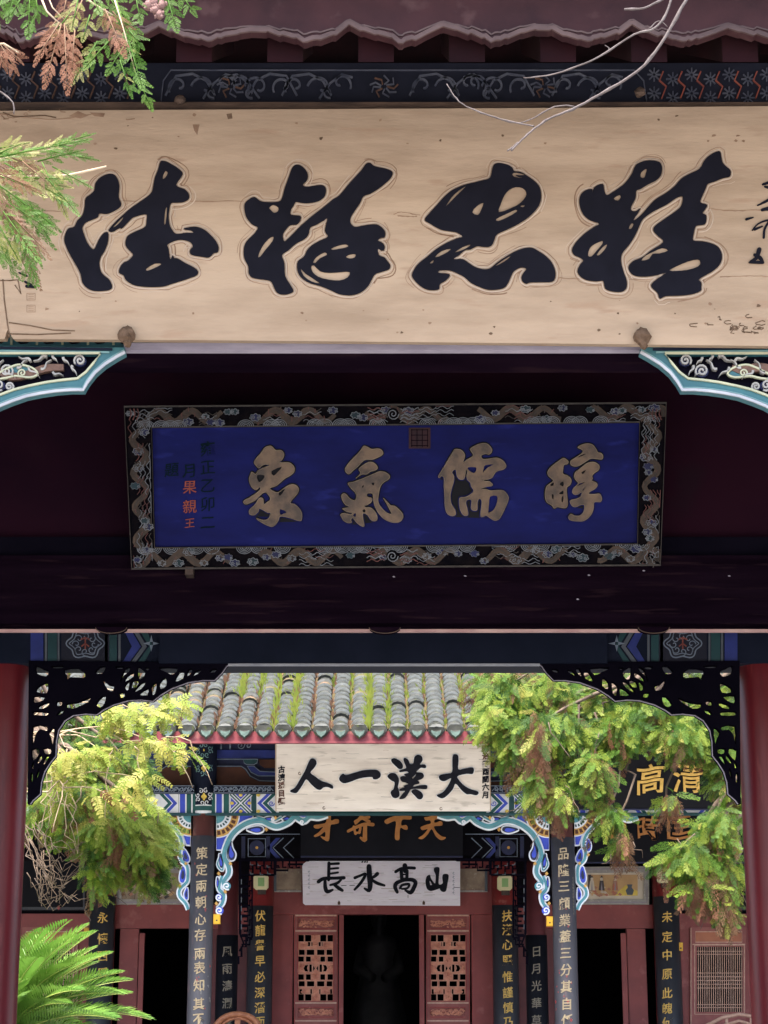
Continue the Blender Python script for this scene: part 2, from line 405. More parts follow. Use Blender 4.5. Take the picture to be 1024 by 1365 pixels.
# painted frieze
pz = VP(7.0)
fr = MB(); fr.rect(pz, -250, 84, 1280, 138, 'frieze_ground', -.1, 0); frz = fr.build('frieze', NH)
def spiral(cx, cy, r, turns, a0, d=1, n=18, r1=.12):
    return [(cx+r*(1-(1-r1)*i/n)*math.cos(a0+d*turns*2*math.pi*i/n), cy+r*(1-(1-r1)*i/n)*math.sin(a0+d*turns*2*math.pi*i/n)) for i in range(n+1)]
m = MB()
m.ribbon(pz, [(215,135),(218,108),(228,94),(845,94),(858,108),(862,135)], 1.4, 'frieze_line', 0, .006)
def scroll(cx, s):
    for a in (spiral(cx-26*s, 116, 15, .8, 2.6, 1), spiral(cx+8*s, 118, 18, .75, 3.3, 1), spiral(cx+34*s, 112, 15, .8, .5, -1),
              [(cx-44*s, 128), (cx-30*s, 102), (cx-8*s, 99), (cx+10*s, 108), (cx+22*s, 128)],
              [(cx+6*s, 132), (cx+20*s, 112), (cx+36*s, 100), (cx+50*s, 104)], spiral(cx+18*s, 124, 8, .9, 1.2, 1)):
        m.ribbon(pz, a, 2.6, 'frieze_line', 0, .008)
for cx, s in ((265, 1), (352, -1), (420, 1), (590, 1), (668, -1), (780, 1)): scroll(cx, s)
for cx in (308, 512, 726):
    for k in range(9):
        a = k*.7; m.ribbon(pz, [(cx+4*math.cos(a), 116+3*math.sin(a)), (cx+14*math.cos(a+.3), 116+9*math.sin(a+.3)), (cx+19*math.cos(a-.2), 116+15*math.sin(a-.2))], 1.8, 'frieze_line' if k % 3 else 'dragon_brown', 0, .007)
for x0, x1 in ((-40, 165), (872, 1100)):
    for i, x in enumerate(range(x0, x1, 25)):
        for y in (100, 125):
            yy = y + (6 if i % 2 else 0)
            for k in range(8): a = k*math.pi/4; m.ribbon(pz, [(x+2*math.cos(a), yy+2*math.sin(a)), (x+9*math.cos(a), yy+9*math.sin(a))], 1.7, 'frieze_line', 0, .006)
        m.ribbon(pz, [(x+12, 96), (x+7, 108), (x+16, 116), (x+10, 132)], 1.8, 'frieze_red' if x0 > 0 else 'dragon_brown', 0, .008)
o = m.build('frieze_scrolls'); link_sub(o, frz)

# front beam, plank under the signboard, lip above it
pb = VP(7.20)
m = MB(); zb0 = P(512, 462, 7.2).z
m.box(-6, 6, 7.205, 7.5, zb0, zb0+1.2, 'dark_lacquer'); m.build('front_beam', NH)
m = MB(); m.rect(VP(7.19), -200, 428, 1250, 466, 'teal', -.005, .0)
for x in list(range(-20, 170, 34)) + list(range(870, 1060, 34)):
    m.rect(VP(7.19), x, 448, x+3, 460, 'cream', 0, .004)
    m.ribbon(VP(7.19), [(x+5, 452), (x+14, 458), (x+22, 457), (x+30, 451)], 2, 'black_wood', 0, .005)
m.build('beam_paint', NH)
m = MB(); pa, pc = P(164, 458, 7.14), P(858, 469, 7.14)
m.box(pa.x, pc.x, 7.165, 7.2, P(512, 467, 7.165).z, P(512, 457, 7.165).z, 'lilac_plank'); m.build('plank', NH)
m = MB(); a = P(0, 147, 6.92); b = P(0, 136, 6.92); m.box(-3.2, 3.2, 6.92, 7.15, a.z, b.z, 'lip_wood')
for px, py in ((240, 133), (853, 123)): q = P(px, py, 6.9); m.blob(q, (.022, .02, .02), 'lip_wood')
m.build('shelf_plank', NH)

# front carved brackets
pq = VP(7.12)
FO = [(-1090,150),(850,170),(855,205),(800,235),(720,285),(650,345),(600,410),(570,462),(480,462),(380,470),(280,485),(180,505),(80,540),(0,572),(-120,640),(-300,770),(-700,1020),(-980,1290),(-1090,1310)]
FI = [(-1050,214),(690,212),(640,280),(590,340),(530,385),(430,395),(320,410),(200,435),(100,460),(0,497),(-120,560),(-290,690),(-670,920),(-930,1160),(-1050,1190)]
FO = xf(FO, 0, 430, 5.12); FI = xf(FI, 0, 430, 5.12)
for sgn in (0, 1):
    T = (lambda p: mir(p, 1020.5)) if sgn else (lambda p: p)
    m = MB(); m.poly(pq, T(FO), 'teal', -.05, 0, holes=[T(FI)])
    lo = FO[2:-1]
    m.ribbon(pq, T([(x, y) for x, y in lo]), 3.4, 'pale_line', .002, .010)
    m.ribbon(pq, T([(x-1.2, y-3.2) for x, y in lo]), 1.4, 'teal_light', .001, .006)
    m.ribbon(pq, T([(x, y) for x, y in FI]), 2.6, 'cream', .001, .010, closed=True)
    m.ribbon(pq, T([(-40, 463.5), (150, 466)]), 3.2, 'painted_navy', .001, .005)
    m.ribbon(pq, T([(-40, 468), (146, 470.2)]), 2.0, 'teal_light', .001, .007)
    br = m.build('carved_bracket', NH)
    m = MB(); m.poly(pq, T(offset_poly(FI, 2)), 'black_wood', -.045, -.035)
    def sp(cx, cy, r, c, d=1, a0=0.0, wd=2.4):
        m.poly(pq, T([(cx+r*1.05*math.cos(k*.5236), cy+r*.85*math.sin(k*.5236)) for k in range(12)]), c, -.035, -.02)
        m.ribbon(pq, T(spiral(cx, cy, r, 1.6, a0, d)), wd, 'scroll_white', -.02, -.008)
    def flame(x0, y0, x1, y1, wv=3, c='scroll_white', wd=3.2):
        dx, dy = x1-x0, y1-y0
        pts = [(x0+dx*k/8 - dy*.18*math.sin(k*.8)*(1-k/8), y0+dy*k/8 + dx*.18*math.sin(k*.8)*(1-k/8), wd*(1-k/9)) for k in range(9)]
        m.ribbon(pq, T(pts), 1, c, -.03, -.006)
    sp(106, 479, 8, 'cloud_blue', 1, 2.5); sp(8 if not sgn else 84, 493, 9, 'cloud_teal' if not sgn else 'cloud_blue', -1, .5)
    body = [(-50, 512, 9), (-30, 500, 10), (-8, 492, 10), (14, 500, 9.5), (36, 497, 9), (60, 489, 9.5), (84, 488, 8)] if not sgn else [(-40, 500, 10), (-14, 492, 12), (10, 488, 11), (30, 492, 10), (44, 488, 7)]
    m.ribbon(pq, T(catmull(body, 4, False)), 1, 'dragon_brown', -.034, -.012)
    for k in range(8):
        x = body[0][0] + k*16+8; flame(x, 492+4*math.sin(k), x+14, 505 - k*.8 if k % 2 else 478, 3)
    m.ribbon(pq, T(catmull([(-20,505),(0,495),(14,488),(26,485),(42,489),(50,497),(40,502),(20,500),(6,503)], 3, True)), 2.2, 'cream', -.02, -.006, closed=True)
    m.poly(pq, T(catmull([(10,489),(26,486),(40,490),(48,497),(38,500),(20,498)], 3)), 'teal', -.035, -.016)
    m.ribbon(pq, T(spiral(29, 496, 6, 1.4, 2, 1)), 2, 'cream', -.018, -.008)
    sp(-2, 512, 8, 'cloud_blue', 1, 1.0); sp(12, 514, 6, 'cloud_blue', -1, 1.0); sp(-20, 508, 8, 'cloud_teal')
    for a_, b_ in (((62, 474), (44, 480)), ((70, 473), (76, 481)), ((84, 475), (92, 485)), ((40, 480), (24, 474)), ((96, 486), (102, 500))):
        flame(*a_, *b_, wd=3.4)
    o = m.build('carving'); link_sub(o, br)
# front and rear columns
def ncol(x, y, r0):
    m = MB(); m.lathe((x, y, .3), [(r0*1.5, 0), (r0*1.6, .1), (r0*1.3, .22), (r0*1.02, .24)], 'stone', 28)
    m.lathe((x, y, .54), [(r0*1.03, 0), (r0, 1.2), (r0*.96, 3.2), (r0*.95, 4.4)], 'column_red', 40)
    return m.build('column', NH, True)
for sx in (-1, 1): ncol(sx*2.22, 7.35, .16); ncol(sx*2.196, 11.36, .16)

# partition with the lintel
PY = 9.8; pp = VP(PY)
zt = 6.8
def zat(py, Y): return P(512, py, Y).z
m = MB(); m.box(-5.6, 5.6, PY, PY+.12, zat(722, PY), zt, 'maroon_panel'); m.build('partition', NH)
m = MB(); m.box(-5.6, 5.6, PY-.05, PY+.1, zat(745, PY), zat(719, PY), 'black_wood'); m.build('rail', NH)
m = MB()
m.box(-5.6, 5.6, PY-.09, PY+.1, zat(836, PY), zat(746, PY), 'dark_lacquer'); m.build('lintel', NH)
m = MB(); m.box(-5.6, 5.6, PY-.10, PY-.075, zat(842.2, PY-.1), zat(838.6, PY-.1), 'pink_edge'); m.build('lit_lintel_edge', NH)  # pale painted arris, with the lit underside put into its colour
for px in (150, 513, 870):
    q = P(px, 840, PY-.12); m = MB()
    m.add([(q.x+.076*math.cos(a)*k, q.y-.05*e, q.z-.028*abs(math.sin(a))*k+.004) for e in (1, 0) for k in (1,) for a in [math.pi+math.pi*i/14 for i in range(15)]],
          [tuple(range(15))]+[(i, i+1, 16+i, 15+i) for i in range(14)]+[(0, 15, 29, 14)], 'dark_lacquer')
    c = [(q.x+.077*math.cos(math.pi+math.pi*i/14), q.y-.05, q.z-.029*abs(math.sin(math.pi*i/14))+.003) for i in range(15)]
    m.tube(c, .0022, 'lip_wood', 5); m.build('door_peg', NH)
# a few paint chips on the lintel
m = MB()
for px, py in ((785, 767), (858, 761), (972, 768), (770, 799), (250, 764), (620, 768), (525, 769)):
    m.poly(VP(PY-.09), [(px-1.8, py-.5), (px-.2, py-1.1), (px+1.2, py-.6), (px+2.1, py+.3), (px+.4, py+.9), (px-1, py+.6)], 'lilac_plank', .001, .004)
m.build('paint_chip', NH)
# rear painted beam
RY = 11.2; pr = VP(RY)
m = MB(); m.box(-5.6, 5.6, RY, RY+.3, zat(884, RY), zat(800, RY), 'painted_navy'); rb = m.build('rear_beam', NH)
for T in ((lambda p: p), (lambda p: mir(p, 1024))):
    m = MB()
    def rr(x0, x1, c): m.poly(pr, T([(x0, 820), (x1, 820), (x1, 882), (x0, 882)]), c, .0005, .004)
    rr(41, 58, 'painted_blue'); rr(60, 63, 'painted_grey'); rr(64, 76, 'painted_teal'); rr(77, 79.5, 'painted_grey')
    rr(82, 146, 'frieze_ground'); rr(140, 144, 'painted_grey'); rr(146, 156, 'painted_teal'); rr(158, 161, 'painted_grey')
    m.poly(pr, T([(163,835),(172,835),(188,862),(172,884),(163,884),(176,862)]), 'painted_blue', .0005, .005)
    m.poly(pr, T([(174,835),(180,835),(196,862),(180,884),(174,884),(190,862)]), 'painted_grey', .0005, .005)
    m.poly(pr, T([(183,835),(194,835),(204,862),(192,884),(183,884),(199,862)]), 'painted_teal', .0005, .005)
    lobes = [(114+(23+2.5*math.cos(6*a))*math.cos(a), 858+(19+2*math.cos(6*a))*math.sin(a)) for a in [2*math.pi*k/48 for k in range(48)]]
    m.ribbon(pr, T(lobes), 1.6, 'hall_line', .004, .009, closed=True)
    m.ribbon(pr, T(offset_poly(lobes, -4)), 1.1, 'hall_line', .004, .008, closed=True)
    for k in range(8):
        a = k*math.pi/4; m.ribbon(pr, T(spiral(114+12*math.cos(a), 859+10*math.sin(a), 5.5, .9, a)), 1.2, 'hall_line', .004, .008)
    m.ribbon(pr, T([(108, 853), (114, 850), (120, 853)]), 1.6, 'frieze_red', .004, .01); m.ribbon(pr, T([(114, 850), (114, 866)]), 1.6, 'frieze_red', .004, .01)
    m.ribbon(pr, T([(109, 862), (114, 858), (119, 862)]), 1.6, 'frieze_red', .004, .01)
    for k in range(4):
        a = k*math.pi/2; m.poly(pr, T([(202+3*math.cos(a+.8), 858+3*math.sin(a+.8)), (202+11*math.cos(a), 858+11*math.sin(a)), (202+3*math.cos(a-.8), 858+3*math.sin(a-.8))]), 'hall_line', .004, .008)
    link_sub(m.build('beam_paint'), rb)
m = MB(); m.box(P(214,860,RY).x, P(808,860,RY).x, RY-.05, RY, zat(884, RY-.05), zat(838, RY-.05), 'painted_navy')
m.box(P(306,860,RY).x, P(718,860,RY).x, RY-.06, RY-.045, zat(887.5, RY-.06), zat(884.5, RY-.06), 'pale_line'); m.build('beam_soffit', NH)
# rear openwork brackets
BO = [(30,38),(985,45),(960,65),(940,95),(905,130),(850,130),(780,140),(700,170),(650,200),(615,228),(560,222),(500,225),(430,245),(380,270),(350,292),(300,288),(240,295),(200,320),(170,365),(160,420),(158,485),(130,520),(105,560),(90,610),(85,665),(50,695),(38,712),(24,712)]
BH = [[(62,60),(95,75),(125,88),(110,112),(65,95)],[(140,62),(190,62),(190,72),(140,72)],[(195,78),(260,70),(298,105),(285,118),(225,115),(210,130),(205,100)],
[(340,92),(365,65),(392,65),(375,98)],[(440,65),(475,65),(470,75),(445,74)],[(480,75),(508,68),(500,90),(475,110),(466,135),(461,130)],[(490,110),(520,92),(522,113),(480,137)],
[(540,68),(558,72),(578,95),(565,120),(545,122)],[(575,68),(600,73),(588,83)],[(480,155),(503,130),(498,175),(487,172)],[(517,132),(545,130),(540,160),(512,165)],
[(520,185),(557,142),(580,138),(560,170)],[(545,195),(590,165),(588,200)],[(610,150),(632,140),(625,190),(612,198),(605,170)],[(645,140),(672,115),(678,155),(650,170)],
[(640,70),(730,70),(710,103),(680,93)],[(715,135),(738,90),(760,88),(755,122)],[(770,108),(785,75),(800,80),(788,105)],[(800,110),(815,85),(845,80),(825,100)],[(880,92),(890,78),(915,75),(905,92)],
[(377,128),(405,150),(430,155),(425,180),(400,172)],[(455,190),(475,188),(482,205),(465,212)],[(345,240),(375,203),(392,210),(385,240),(365,258)],[(205,240),(260,232),(318,208),(310,230),(250,260),(215,260)],
[(160,228),(185,228),(183,248),(160,248)],[(160,295),(175,272),(195,270),(185,288)],[(65,165),(105,140),(120,150),(115,190),(70,185)],[(52,203),(100,206),(98,223),(55,236)],
[(72,252),(110,234),(127,237),(115,257),(80,264)],[(50,275),(115,280),(115,295),(55,292)],[(48,345),(110,345),(115,368),(82,360),(60,390),(52,430),(46,425)],[(122,375),(150,350),(143,430),(135,425),(130,395)],
[(42,455),(70,450),(80,470),(62,500),(45,505)],[(95,450),(130,450),(133,475),(105,475)],[(40,535),(55,510),(50,545)],[(60,590),(73,550),(80,545),(72,585)],[(38,570),(48,565),(48,605),(38,605)],
[(85,480),(92,500),(75,520),(66,512)],[(110,485),(125,490),(100,530),(95,515)]]
BO = xf(BO, 30, 870, 3.531); BH = [xf(h, 30, 870, 3.531) for h in BH]
po = VP(11.17)
for sgn in (0, 1):
    T = (lambda p: mir(p, 1024.5)) if sgn else (lambda p: p)
    holes = [catmull([(x+random.uniform(-.8,.8)*sgn, y+random.uniform(-.8,.8)*sgn) for x, y in T(h)], 2) for h in BH]
    m = MB(); m.poly(po, T(BO), 'black_wood', -.05, 0, holes=holes, back=True); ob = m.build('openwork_bracket', NH)
    m = MB(); e = T(BO[1:-1])
    m.ribbon(po, [(x, y+.4) for x, y in e], 1.1, 'lilac_plank', -.006, .004); link_sub(m.build('painted_light'), ob)  # pale ribbon stands for light caught along the lower edge

# ================================================================== TAN SIGNBOARD
bt = TP(147, 6.88, 456, 7.05)
SB = thing('signboard', 'broad tan wooden signboard with four huge black brush characters under the eave', 'signboard', tuple(bt.pt(512, 456)))
m = MB(); bo = [(-45,148),(200,146.5),(512,145),(800,143.5),(1090,141),(1090,462),(800,458.5),(512,455.5),(200,453),(18,452),(10,440),(6,452),(-45,453)]
m.poly(bt, bo, 'tan_wood', -.06, 0, back=True); bd = m.build('board', SB)
m = MB()
random.seed(3)
for _ in range(46):                            # gouges, chips and wormholes
    px, py = random.uniform(20, 1020), random.choice([random.uniform(152, 205), random.uniform(400, 448)]); r_ = random.uniform(.9, 2.6)
    m.poly(bt, [(px+r_*random.uniform(.5,1.6)*math.cos(a), py+r_*random.uniform(.4,1.1)*math.sin(a)) for a in (0, 1.2, 2.3, 3.4, 4.4, 5.4)], 'knot' if random.random() < .5 else 'tan_line', .0004, .0016)
for cx, cy, n, sx in ((985, 438, 16, 26), (970, 432, 6, 14), (60, 150, 8, 50)):
    for _ in range(n):
        px, py = cx+random.gauss(0, sx), cy+random.gauss(0, 5); r_ = random.uniform(2, 5)
        m.ribbon(bt, [(px+r_*1.5*math.cos(a), py+r_*.7*math.sin(a)) for a in [random.uniform(0, 2)+k*.7 for k in range(random.randint(4, 8))]], 1.1, 'knot' if cx > 100 else 'tan_line', .0004, .0018)
for a, b, c in (((110,267),(220,268.5),(330,268)), ((560,287),(535,283),(525,286)), ((740,370),(800,372.5),(930,371)), ((960,369),(1000,368),(1040,369)), ((0,152),(70,159),(130,151)), ((940,278),(980,281),(1024,279)), ((530,288),(550,289),(556,288)), ((0,283),(40,281),(90,282))):
    m.ribbon(bt, [(x, y+random.uniform(-.5, .5), random.uniform(.5, 1.7)) for x, y in catmull([a, b, c], 9, False)], 1.0, 'tan_line', .0004, .0012)
for pts in ([(4,372),(6,400),(10,430),(13,450)], [(12,430),(40,434),(70,440),(100,441)], [(10,445),(50,446),(95,444)], [(14,374),(24,373),(28,392),(20,380)], [(4,150),(20,156),(60,154),(75,157)], [(0,374),(14,374)]):
    m.ribbon(bt, pts, 1.6, 'knot', .0005, .002)
m.poly(bt, [(92,155),(104,148),(118,154),(108,158)], 'tan_line', .0003, .001); m.poly(bt, [(120,150),(140,151),(138,156),(126,155)], 'tan_line', .0003, .001)
m.poly(bt, [(257,166),(266,166),(263,180),(259,174)], 'tan_line', .0003, .001); m.poly(bt, [(302,152),(309,151),(310,158),(304,159)], 'knot', .0003, .001)
# two small worn seals and faded signature at the left edge
for y in (396, 412):
    m.ribbon(bt, [(36,y-5),(47,y-5),(47,y+4),(36,y+4)], .9, 'tan_line', .0004, .0012, closed=True)
    for k in range(3): m.ribbon(bt, [(38, y-3+k*2.6), (45, y-3+k*2.6)], .7, 'tan_line', .0004, .0012)
o = m.build('wear_marks'); link_sub(o, bd)
m = MB()
for k, (pts) in enumerate(([(1017,246,3),(1030,242,5)], [(1020,249,3),(1032,252,5)], [(1010,274,2),(1022,268,3.5),(1034,260,3)], [(1016,280,4),(1030,277,6)], [(995,292.5,3.5),(1004,290,1.5)],
        [(1003,307,2),(1010,299,2),(1022,294,2.5),(1034,293,2)], [(1006,306,3.5),(1016,302,2)], [(1024,297,3),(1019,306,3),(1018,317,3)], [(1012,333,6),(1008,344,5),(1001,349,4)], [(1006,340,4),(1013,344,5),(1017,350,3)], [(999,350,2.5),(1010,350,4),(1017,350.5,3)], [(34,376,3),(42,380,3)], [(26,364,2),(36,368,2.5)], [(36,382,4),(47,383,3)])):
    m.stroke(bt, pts, 'ink', .0005, .003+.0004*k)
o = m.build('signature', SB)
CH = {
'de': ((80,205,4.655), [[(290,130),(330,128),(355,150),(370,200),(365,270),(382,310),(370,335),(330,360),(290,375),(245,372),(235,395),(190,415),(160,430),(140,460),(150,500),(170,550),(195,585),(215,592),(240,540),(270,497),(298,488),(302,520),(296,560),(275,610),(255,640),(245,680),(255,730),(280,760),(310,785),(325,825),(310,845),(270,852),(215,852),(170,835),(140,800),(130,750),(105,700),(70,640),(45,590),(28,540),(35,500),(55,465),(90,455),(110,415),(140,385),(155,330),(160,280),(190,255),(215,230),(220,190),(245,155)],
   [(625,50),(655,48),(690,65),(730,90),(762,120),(750,150),(722,190),(740,210),(775,222),(800,250),(800,280),(770,300),(730,305),(690,308),(680,350),(675,400),(685,450),(715,495),(745,498),(790,492),(830,492),(810,478),(768,468),(800,458),(850,455),(900,475),(940,510),(970,545),(985,580),(980,612),(955,618),(925,645),(880,640),(830,632),(808,620),(810,595),(825,580),(815,555),(785,540),(745,535),(705,545),(668,565),(675,590),(685,655),(700,632),(710,648),(735,652),(780,680),(830,705),(857,730),(850,755),(800,775),(740,795),(690,810),(640,825),(570,828),(500,824),(450,812),(410,785),(395,755),(368,740),(375,705),(400,675),(425,665),(455,630),(430,600),(408,570),(412,530),(430,505),(480,480),(530,455),(538,420),(538,378),(490,385),(450,400),(420,430),(385,465),(370,462),(330,485),(302,478),(345,425),(400,375),(440,340),(490,305),(540,270),(570,240),(580,200),(590,150),(610,100)]],
   [[], [[(655,108),(670,122),(655,150),(640,158),(640,135)], [(535,715),(590,682),(632,685),(600,705),(545,728)], [(655,345),(666,340),(657,435),(646,430)], [(325,462),(360,425),(393,393),(385,415),(350,450)]]]),
'cui': ((315,205,4.655), [[(345,95),(365,72),(395,72),(425,95),(445,130),(440,165),(415,190),(425,205),(460,205),(520,195),(550,205),(558,235),(545,270),(510,295),(450,308),(400,305),(370,300),(355,325),(340,350),(342,380),(400,388),(395,420),(375,440),(335,445),(310,470),(290,505),(300,545),(340,510),(400,450),(450,405),(500,365),(560,320),(600,285),(640,260),(690,200),(740,145),(780,100),(805,65),(830,58),(850,75),(880,85),(930,95),(970,115),(960,150),(925,185),(880,220),(830,250),(790,265),(770,305),(740,350),(712,395),(710,430),(735,455),(775,450),(820,442),(870,440),(905,460),(925,490),(920,520),(895,525),(878,540),(900,550),(922,575),(915,600),(895,600),(880,590),(885,630),(920,645),(940,670),(957,695),(945,720),(900,735),(860,750),(840,785),(820,820),(790,850),(750,872),(700,880),(640,872),(590,850),(530,825),(470,808),(430,790),(395,760),(378,720),(382,670),(420,640),(440,600),(470,570),(520,540),(570,515),(550,480),(565,405),(545,415),(500,440),(460,460),(450,500),(425,530),(370,560),(325,600),(285,630),(300,680),(305,760),(340,820),(355,855),(320,872),(285,875),(250,860),(230,820),(210,790),(150,780),(100,770),(78,745),(75,700),(50,650),(48,590),(65,545),(110,500),(135,460),(100,440),(65,400),(52,350),(55,310),(80,285),(115,270),(150,295),(200,302),(265,298),(285,275),(300,220),(325,150)]],
   [[[(205,335),(230,318),(262,335),(258,360),(235,368),(215,350)], [(135,640),(160,580),(200,530),(230,515),(225,545),(180,600),(150,640)], [(590,590),(630,572),(680,562),(695,578),(650,590),(600,598)], [(680,640),(710,625),(740,625),(735,645),(705,652)], [(478,672),(500,640),(550,612),(562,630),(520,650),(490,680)], [(465,704),(482,692),(520,730),(580,740),(650,735),(705,735),(690,770),(640,788),(570,782),(510,765),(475,735)], [(400,712),(430,745),(520,805),(470,795),(420,760)]]]),
'zhong': ((535,205,4.655), [[(565,90),(580,65),(610,60),(660,70),(690,90),(700,110),(740,115),(790,145),(830,175),(858,210),(868,260),(860,310),(835,350),(790,395),(730,435),(660,470),(595,500),(580,530),(565,565),(540,580),(500,578),(470,575),(430,595),(395,600),(360,630),(325,655),(380,655),(420,680),(460,705),(510,718),(550,712),(590,680),(640,645),(700,610),(760,588),(810,585),(850,605),(900,640),(935,680),(955,730),(955,770),(935,795),(870,798),(800,800),(775,808),(750,790),(748,755),(775,715),(740,708),(700,730),(680,765),(665,800),(640,832),(600,843),(540,845),(480,825),(430,800),(390,765),(340,740),(300,725),(240,726),(232,740),(300,750),(280,785),(240,810),(235,840),(200,848),(150,840),(105,810),(70,770),(68,745),(85,710),(110,680),(160,640),(220,590),(290,550),(350,525),(380,515),(345,490),(300,482),(240,470),(180,435),(145,412),(170,375),(220,320),(270,265),(320,225),(390,195),(450,180),(510,165),(550,150)]],
   [[[(605,365),(615,320),(640,260),(670,225),(710,208),(755,215),(775,240),(770,270),(735,310),(680,340)], [(440,365),(470,325),(510,305),(495,350),(475,382)], [(590,405),(650,375),(710,348),(715,362),(660,395),(600,420)], [(735,325),(765,320),(755,335)], [(690,125),(715,118),(770,132),(735,136),(710,134),(730,145),(765,155),(700,145)], [(210,640),(250,605),(305,590),(290,610),(230,640)], [(175,680),(200,660),(195,680)], [(330,615),(380,580),(430,565),(400,590)], [(580,700),(640,655),(680,635),(640,670)], [(275,330),(310,275),(350,235),(405,200),(360,245),(310,295)]]]),
'jing': ((755,195,4.452), [[(410,115),(450,92),(500,85),(550,95),(568,130),(560,175),(530,205),(480,230),(440,255),(415,265),(410,310),(385,360),(385,382),(410,387),(442,370),(398,440),(430,420),(460,390),(490,355),(530,315),(580,285),(640,240),(680,195),(730,165),(790,135),(815,90),(850,55),(905,30),(918,60),(925,95),(945,120),(972,145),(970,180),(930,190),(880,210),(840,225),(825,255),(805,300),(795,335),(835,350),(820,380),(808,400),(828,410),(830,440),(820,465),(785,470),(765,480),(755,520),(752,560),(800,565),(850,575),(895,595),(918,630),(922,670),(905,710),(865,745),(810,775),(785,795),(800,810),(800,840),(795,860),(740,880),(660,888),(590,890),(555,905),(540,870),(508,840),(505,820),(530,795),(580,760),(590,752),(540,765),(470,775),(410,770),(375,745),(370,710),(400,680),(450,660),(500,620),(575,570),(545,535),(518,505),(520,480),(550,455),(600,420),(650,385),(680,355),(690,300),(650,310),(600,345),(550,370),(490,405),(450,440),(425,495),(400,545),(370,590),(330,640),(325,690),(340,750),(358,800),(355,845),(325,865),(270,862),(230,845),(218,800),(180,803),(120,795),(80,770),(66,740),(80,705),(100,680),(80,662),(45,645),(33,615),(50,580),(80,545),(120,510),(165,480),(195,460),(140,440),(100,405),(78,350),(80,300),(105,268),(150,255),(155,280),(165,245),(215,225),(225,265),(240,292),(280,270),(330,235),(360,205),(390,160)]],
   [[[(280,312),(315,290),(322,305),(305,325)], [(440,185),(445,155),(475,135),(470,165),(460,190)], [(128,650),(140,605),(170,580),(215,562),(210,585),(180,620),(150,655)], [(180,645),(215,600),(242,582),(230,610),(195,648)], [(370,490),(385,460),(398,462),(385,490)], [(445,680),(470,650),(520,625),(570,605),(605,620),(550,638),(510,640),(490,670)], [(610,738),(650,715),(720,685),(780,672),(795,690),(780,715),(720,735),(650,742)]]]),
}
for k, (tr, outs, hs) in CH.items():
    m = MB(); rim = MB()
    for i, o_ in enumerate(outs):
        pts = catmull(xf(o_, *tr), 3); hl = [catmull(xf(h, *tr), 2) for h in hs[i]]
        m.poly(bt, pts, 'ink', -.001, .007, holes=hl)
        d1 = offset_poly(pts, 2.2); d2 = offset_poly(pts, 4.4); d3 = offset_poly(pts, 7.2); w1 = random.uniform(0, 6)
        rim.ptube(bt, d1, 1.5, 'tan_rim', -.0012, 5, True)
        rim.ptube(bt, [(x+1.3*math.sin(j*.31+w1)+.5*math.sin(j*1.1), y+1.2*math.cos(j*.27+w1)+.5*math.cos(j*.9)) for j, (x, y) in enumerate(d2)], .62, 'tan_line', -.0004, 5, True)
        j0 = 0
        while j0 < len(d3)-12:
            ln = random.randint(6, 26); seg = [(x+1.6*math.sin(j*.4+w1), y+1.6*math.cos(j*.33)) for j, (x, y) in enumerate(d3)][j0:j0+ln]
            if len(seg) > 3: rim.ptube(bt, seg, random.choice([.4, .55, .9]), random.choice(['tan_line', 'tan_rim', 'tan_line']), -.0003, 4)
            j0 += ln+random.randint(0, 14)
    c = m.build('character', SB); link_sub(rim.build('carved_rim'), c)
for i, (px, py) in enumerate(((170, 447), (855, 450))):
    q = bt.pt(px, py, .02); m = MB(); m.blob(q, (.034, .03, .034), 'knot', 10, .16); m.blob(q+Vector((.004, -.0, -.03)), (.016, .02, .02), 'knot', 8, .2); m.build('hanger', SB)

# ================================================================== BLUE SIGNBOARD
bb = TP(538, 9.42, 757, 9.66)
BB = thing('signboard', 'royal blue plaque with four dull gold characters in a carved dragon frame', 'signboard', tuple(bb.pt(528, 757)))
OUT = [(166,541),(888,536),(880,754),(176,759)]; INN = [(203,571),(852,564),(849,724),(207,729)]
m = MB(); m.poly(bb, offset_poly(INN, 3), 'blue_board', -.03, -.004); m.build('board', BB)
m = MB(); m.poly(bb, OUT, 'frame_dark', -.05, .012, holes=[INN], back=True)
m.ribbon(bb, offset_poly(OUT, -1.2), 2.4, 'frame_bead', .010, .024, closed=True)
m.ribbon(bb, offset_poly(INN, 1.4), 2.0, 'frame_bead', .010, .020, closed=True)
frm = m.build('frame', BB)
m = MB(); random.seed(11)
def lerp(a, b, t_): return (a[0]+(b[0]-a[0])*t_, a[1]+(b[1]-a[1])*t_)
sides = [(OUT[0], OUT[1], INN[0], INN[1], 720), (OUT[3], OUT[2], INN[3], INN[2], 704), (OUT[0], OUT[3], INN[0], INN[3], 218), (OUT[1], OUT[2], INN[1], INN[2], 218)]
zc = [.018]
def up(): zc[0] = .018 + (zc[0]-.018+.0007) % .006; return zc[0]
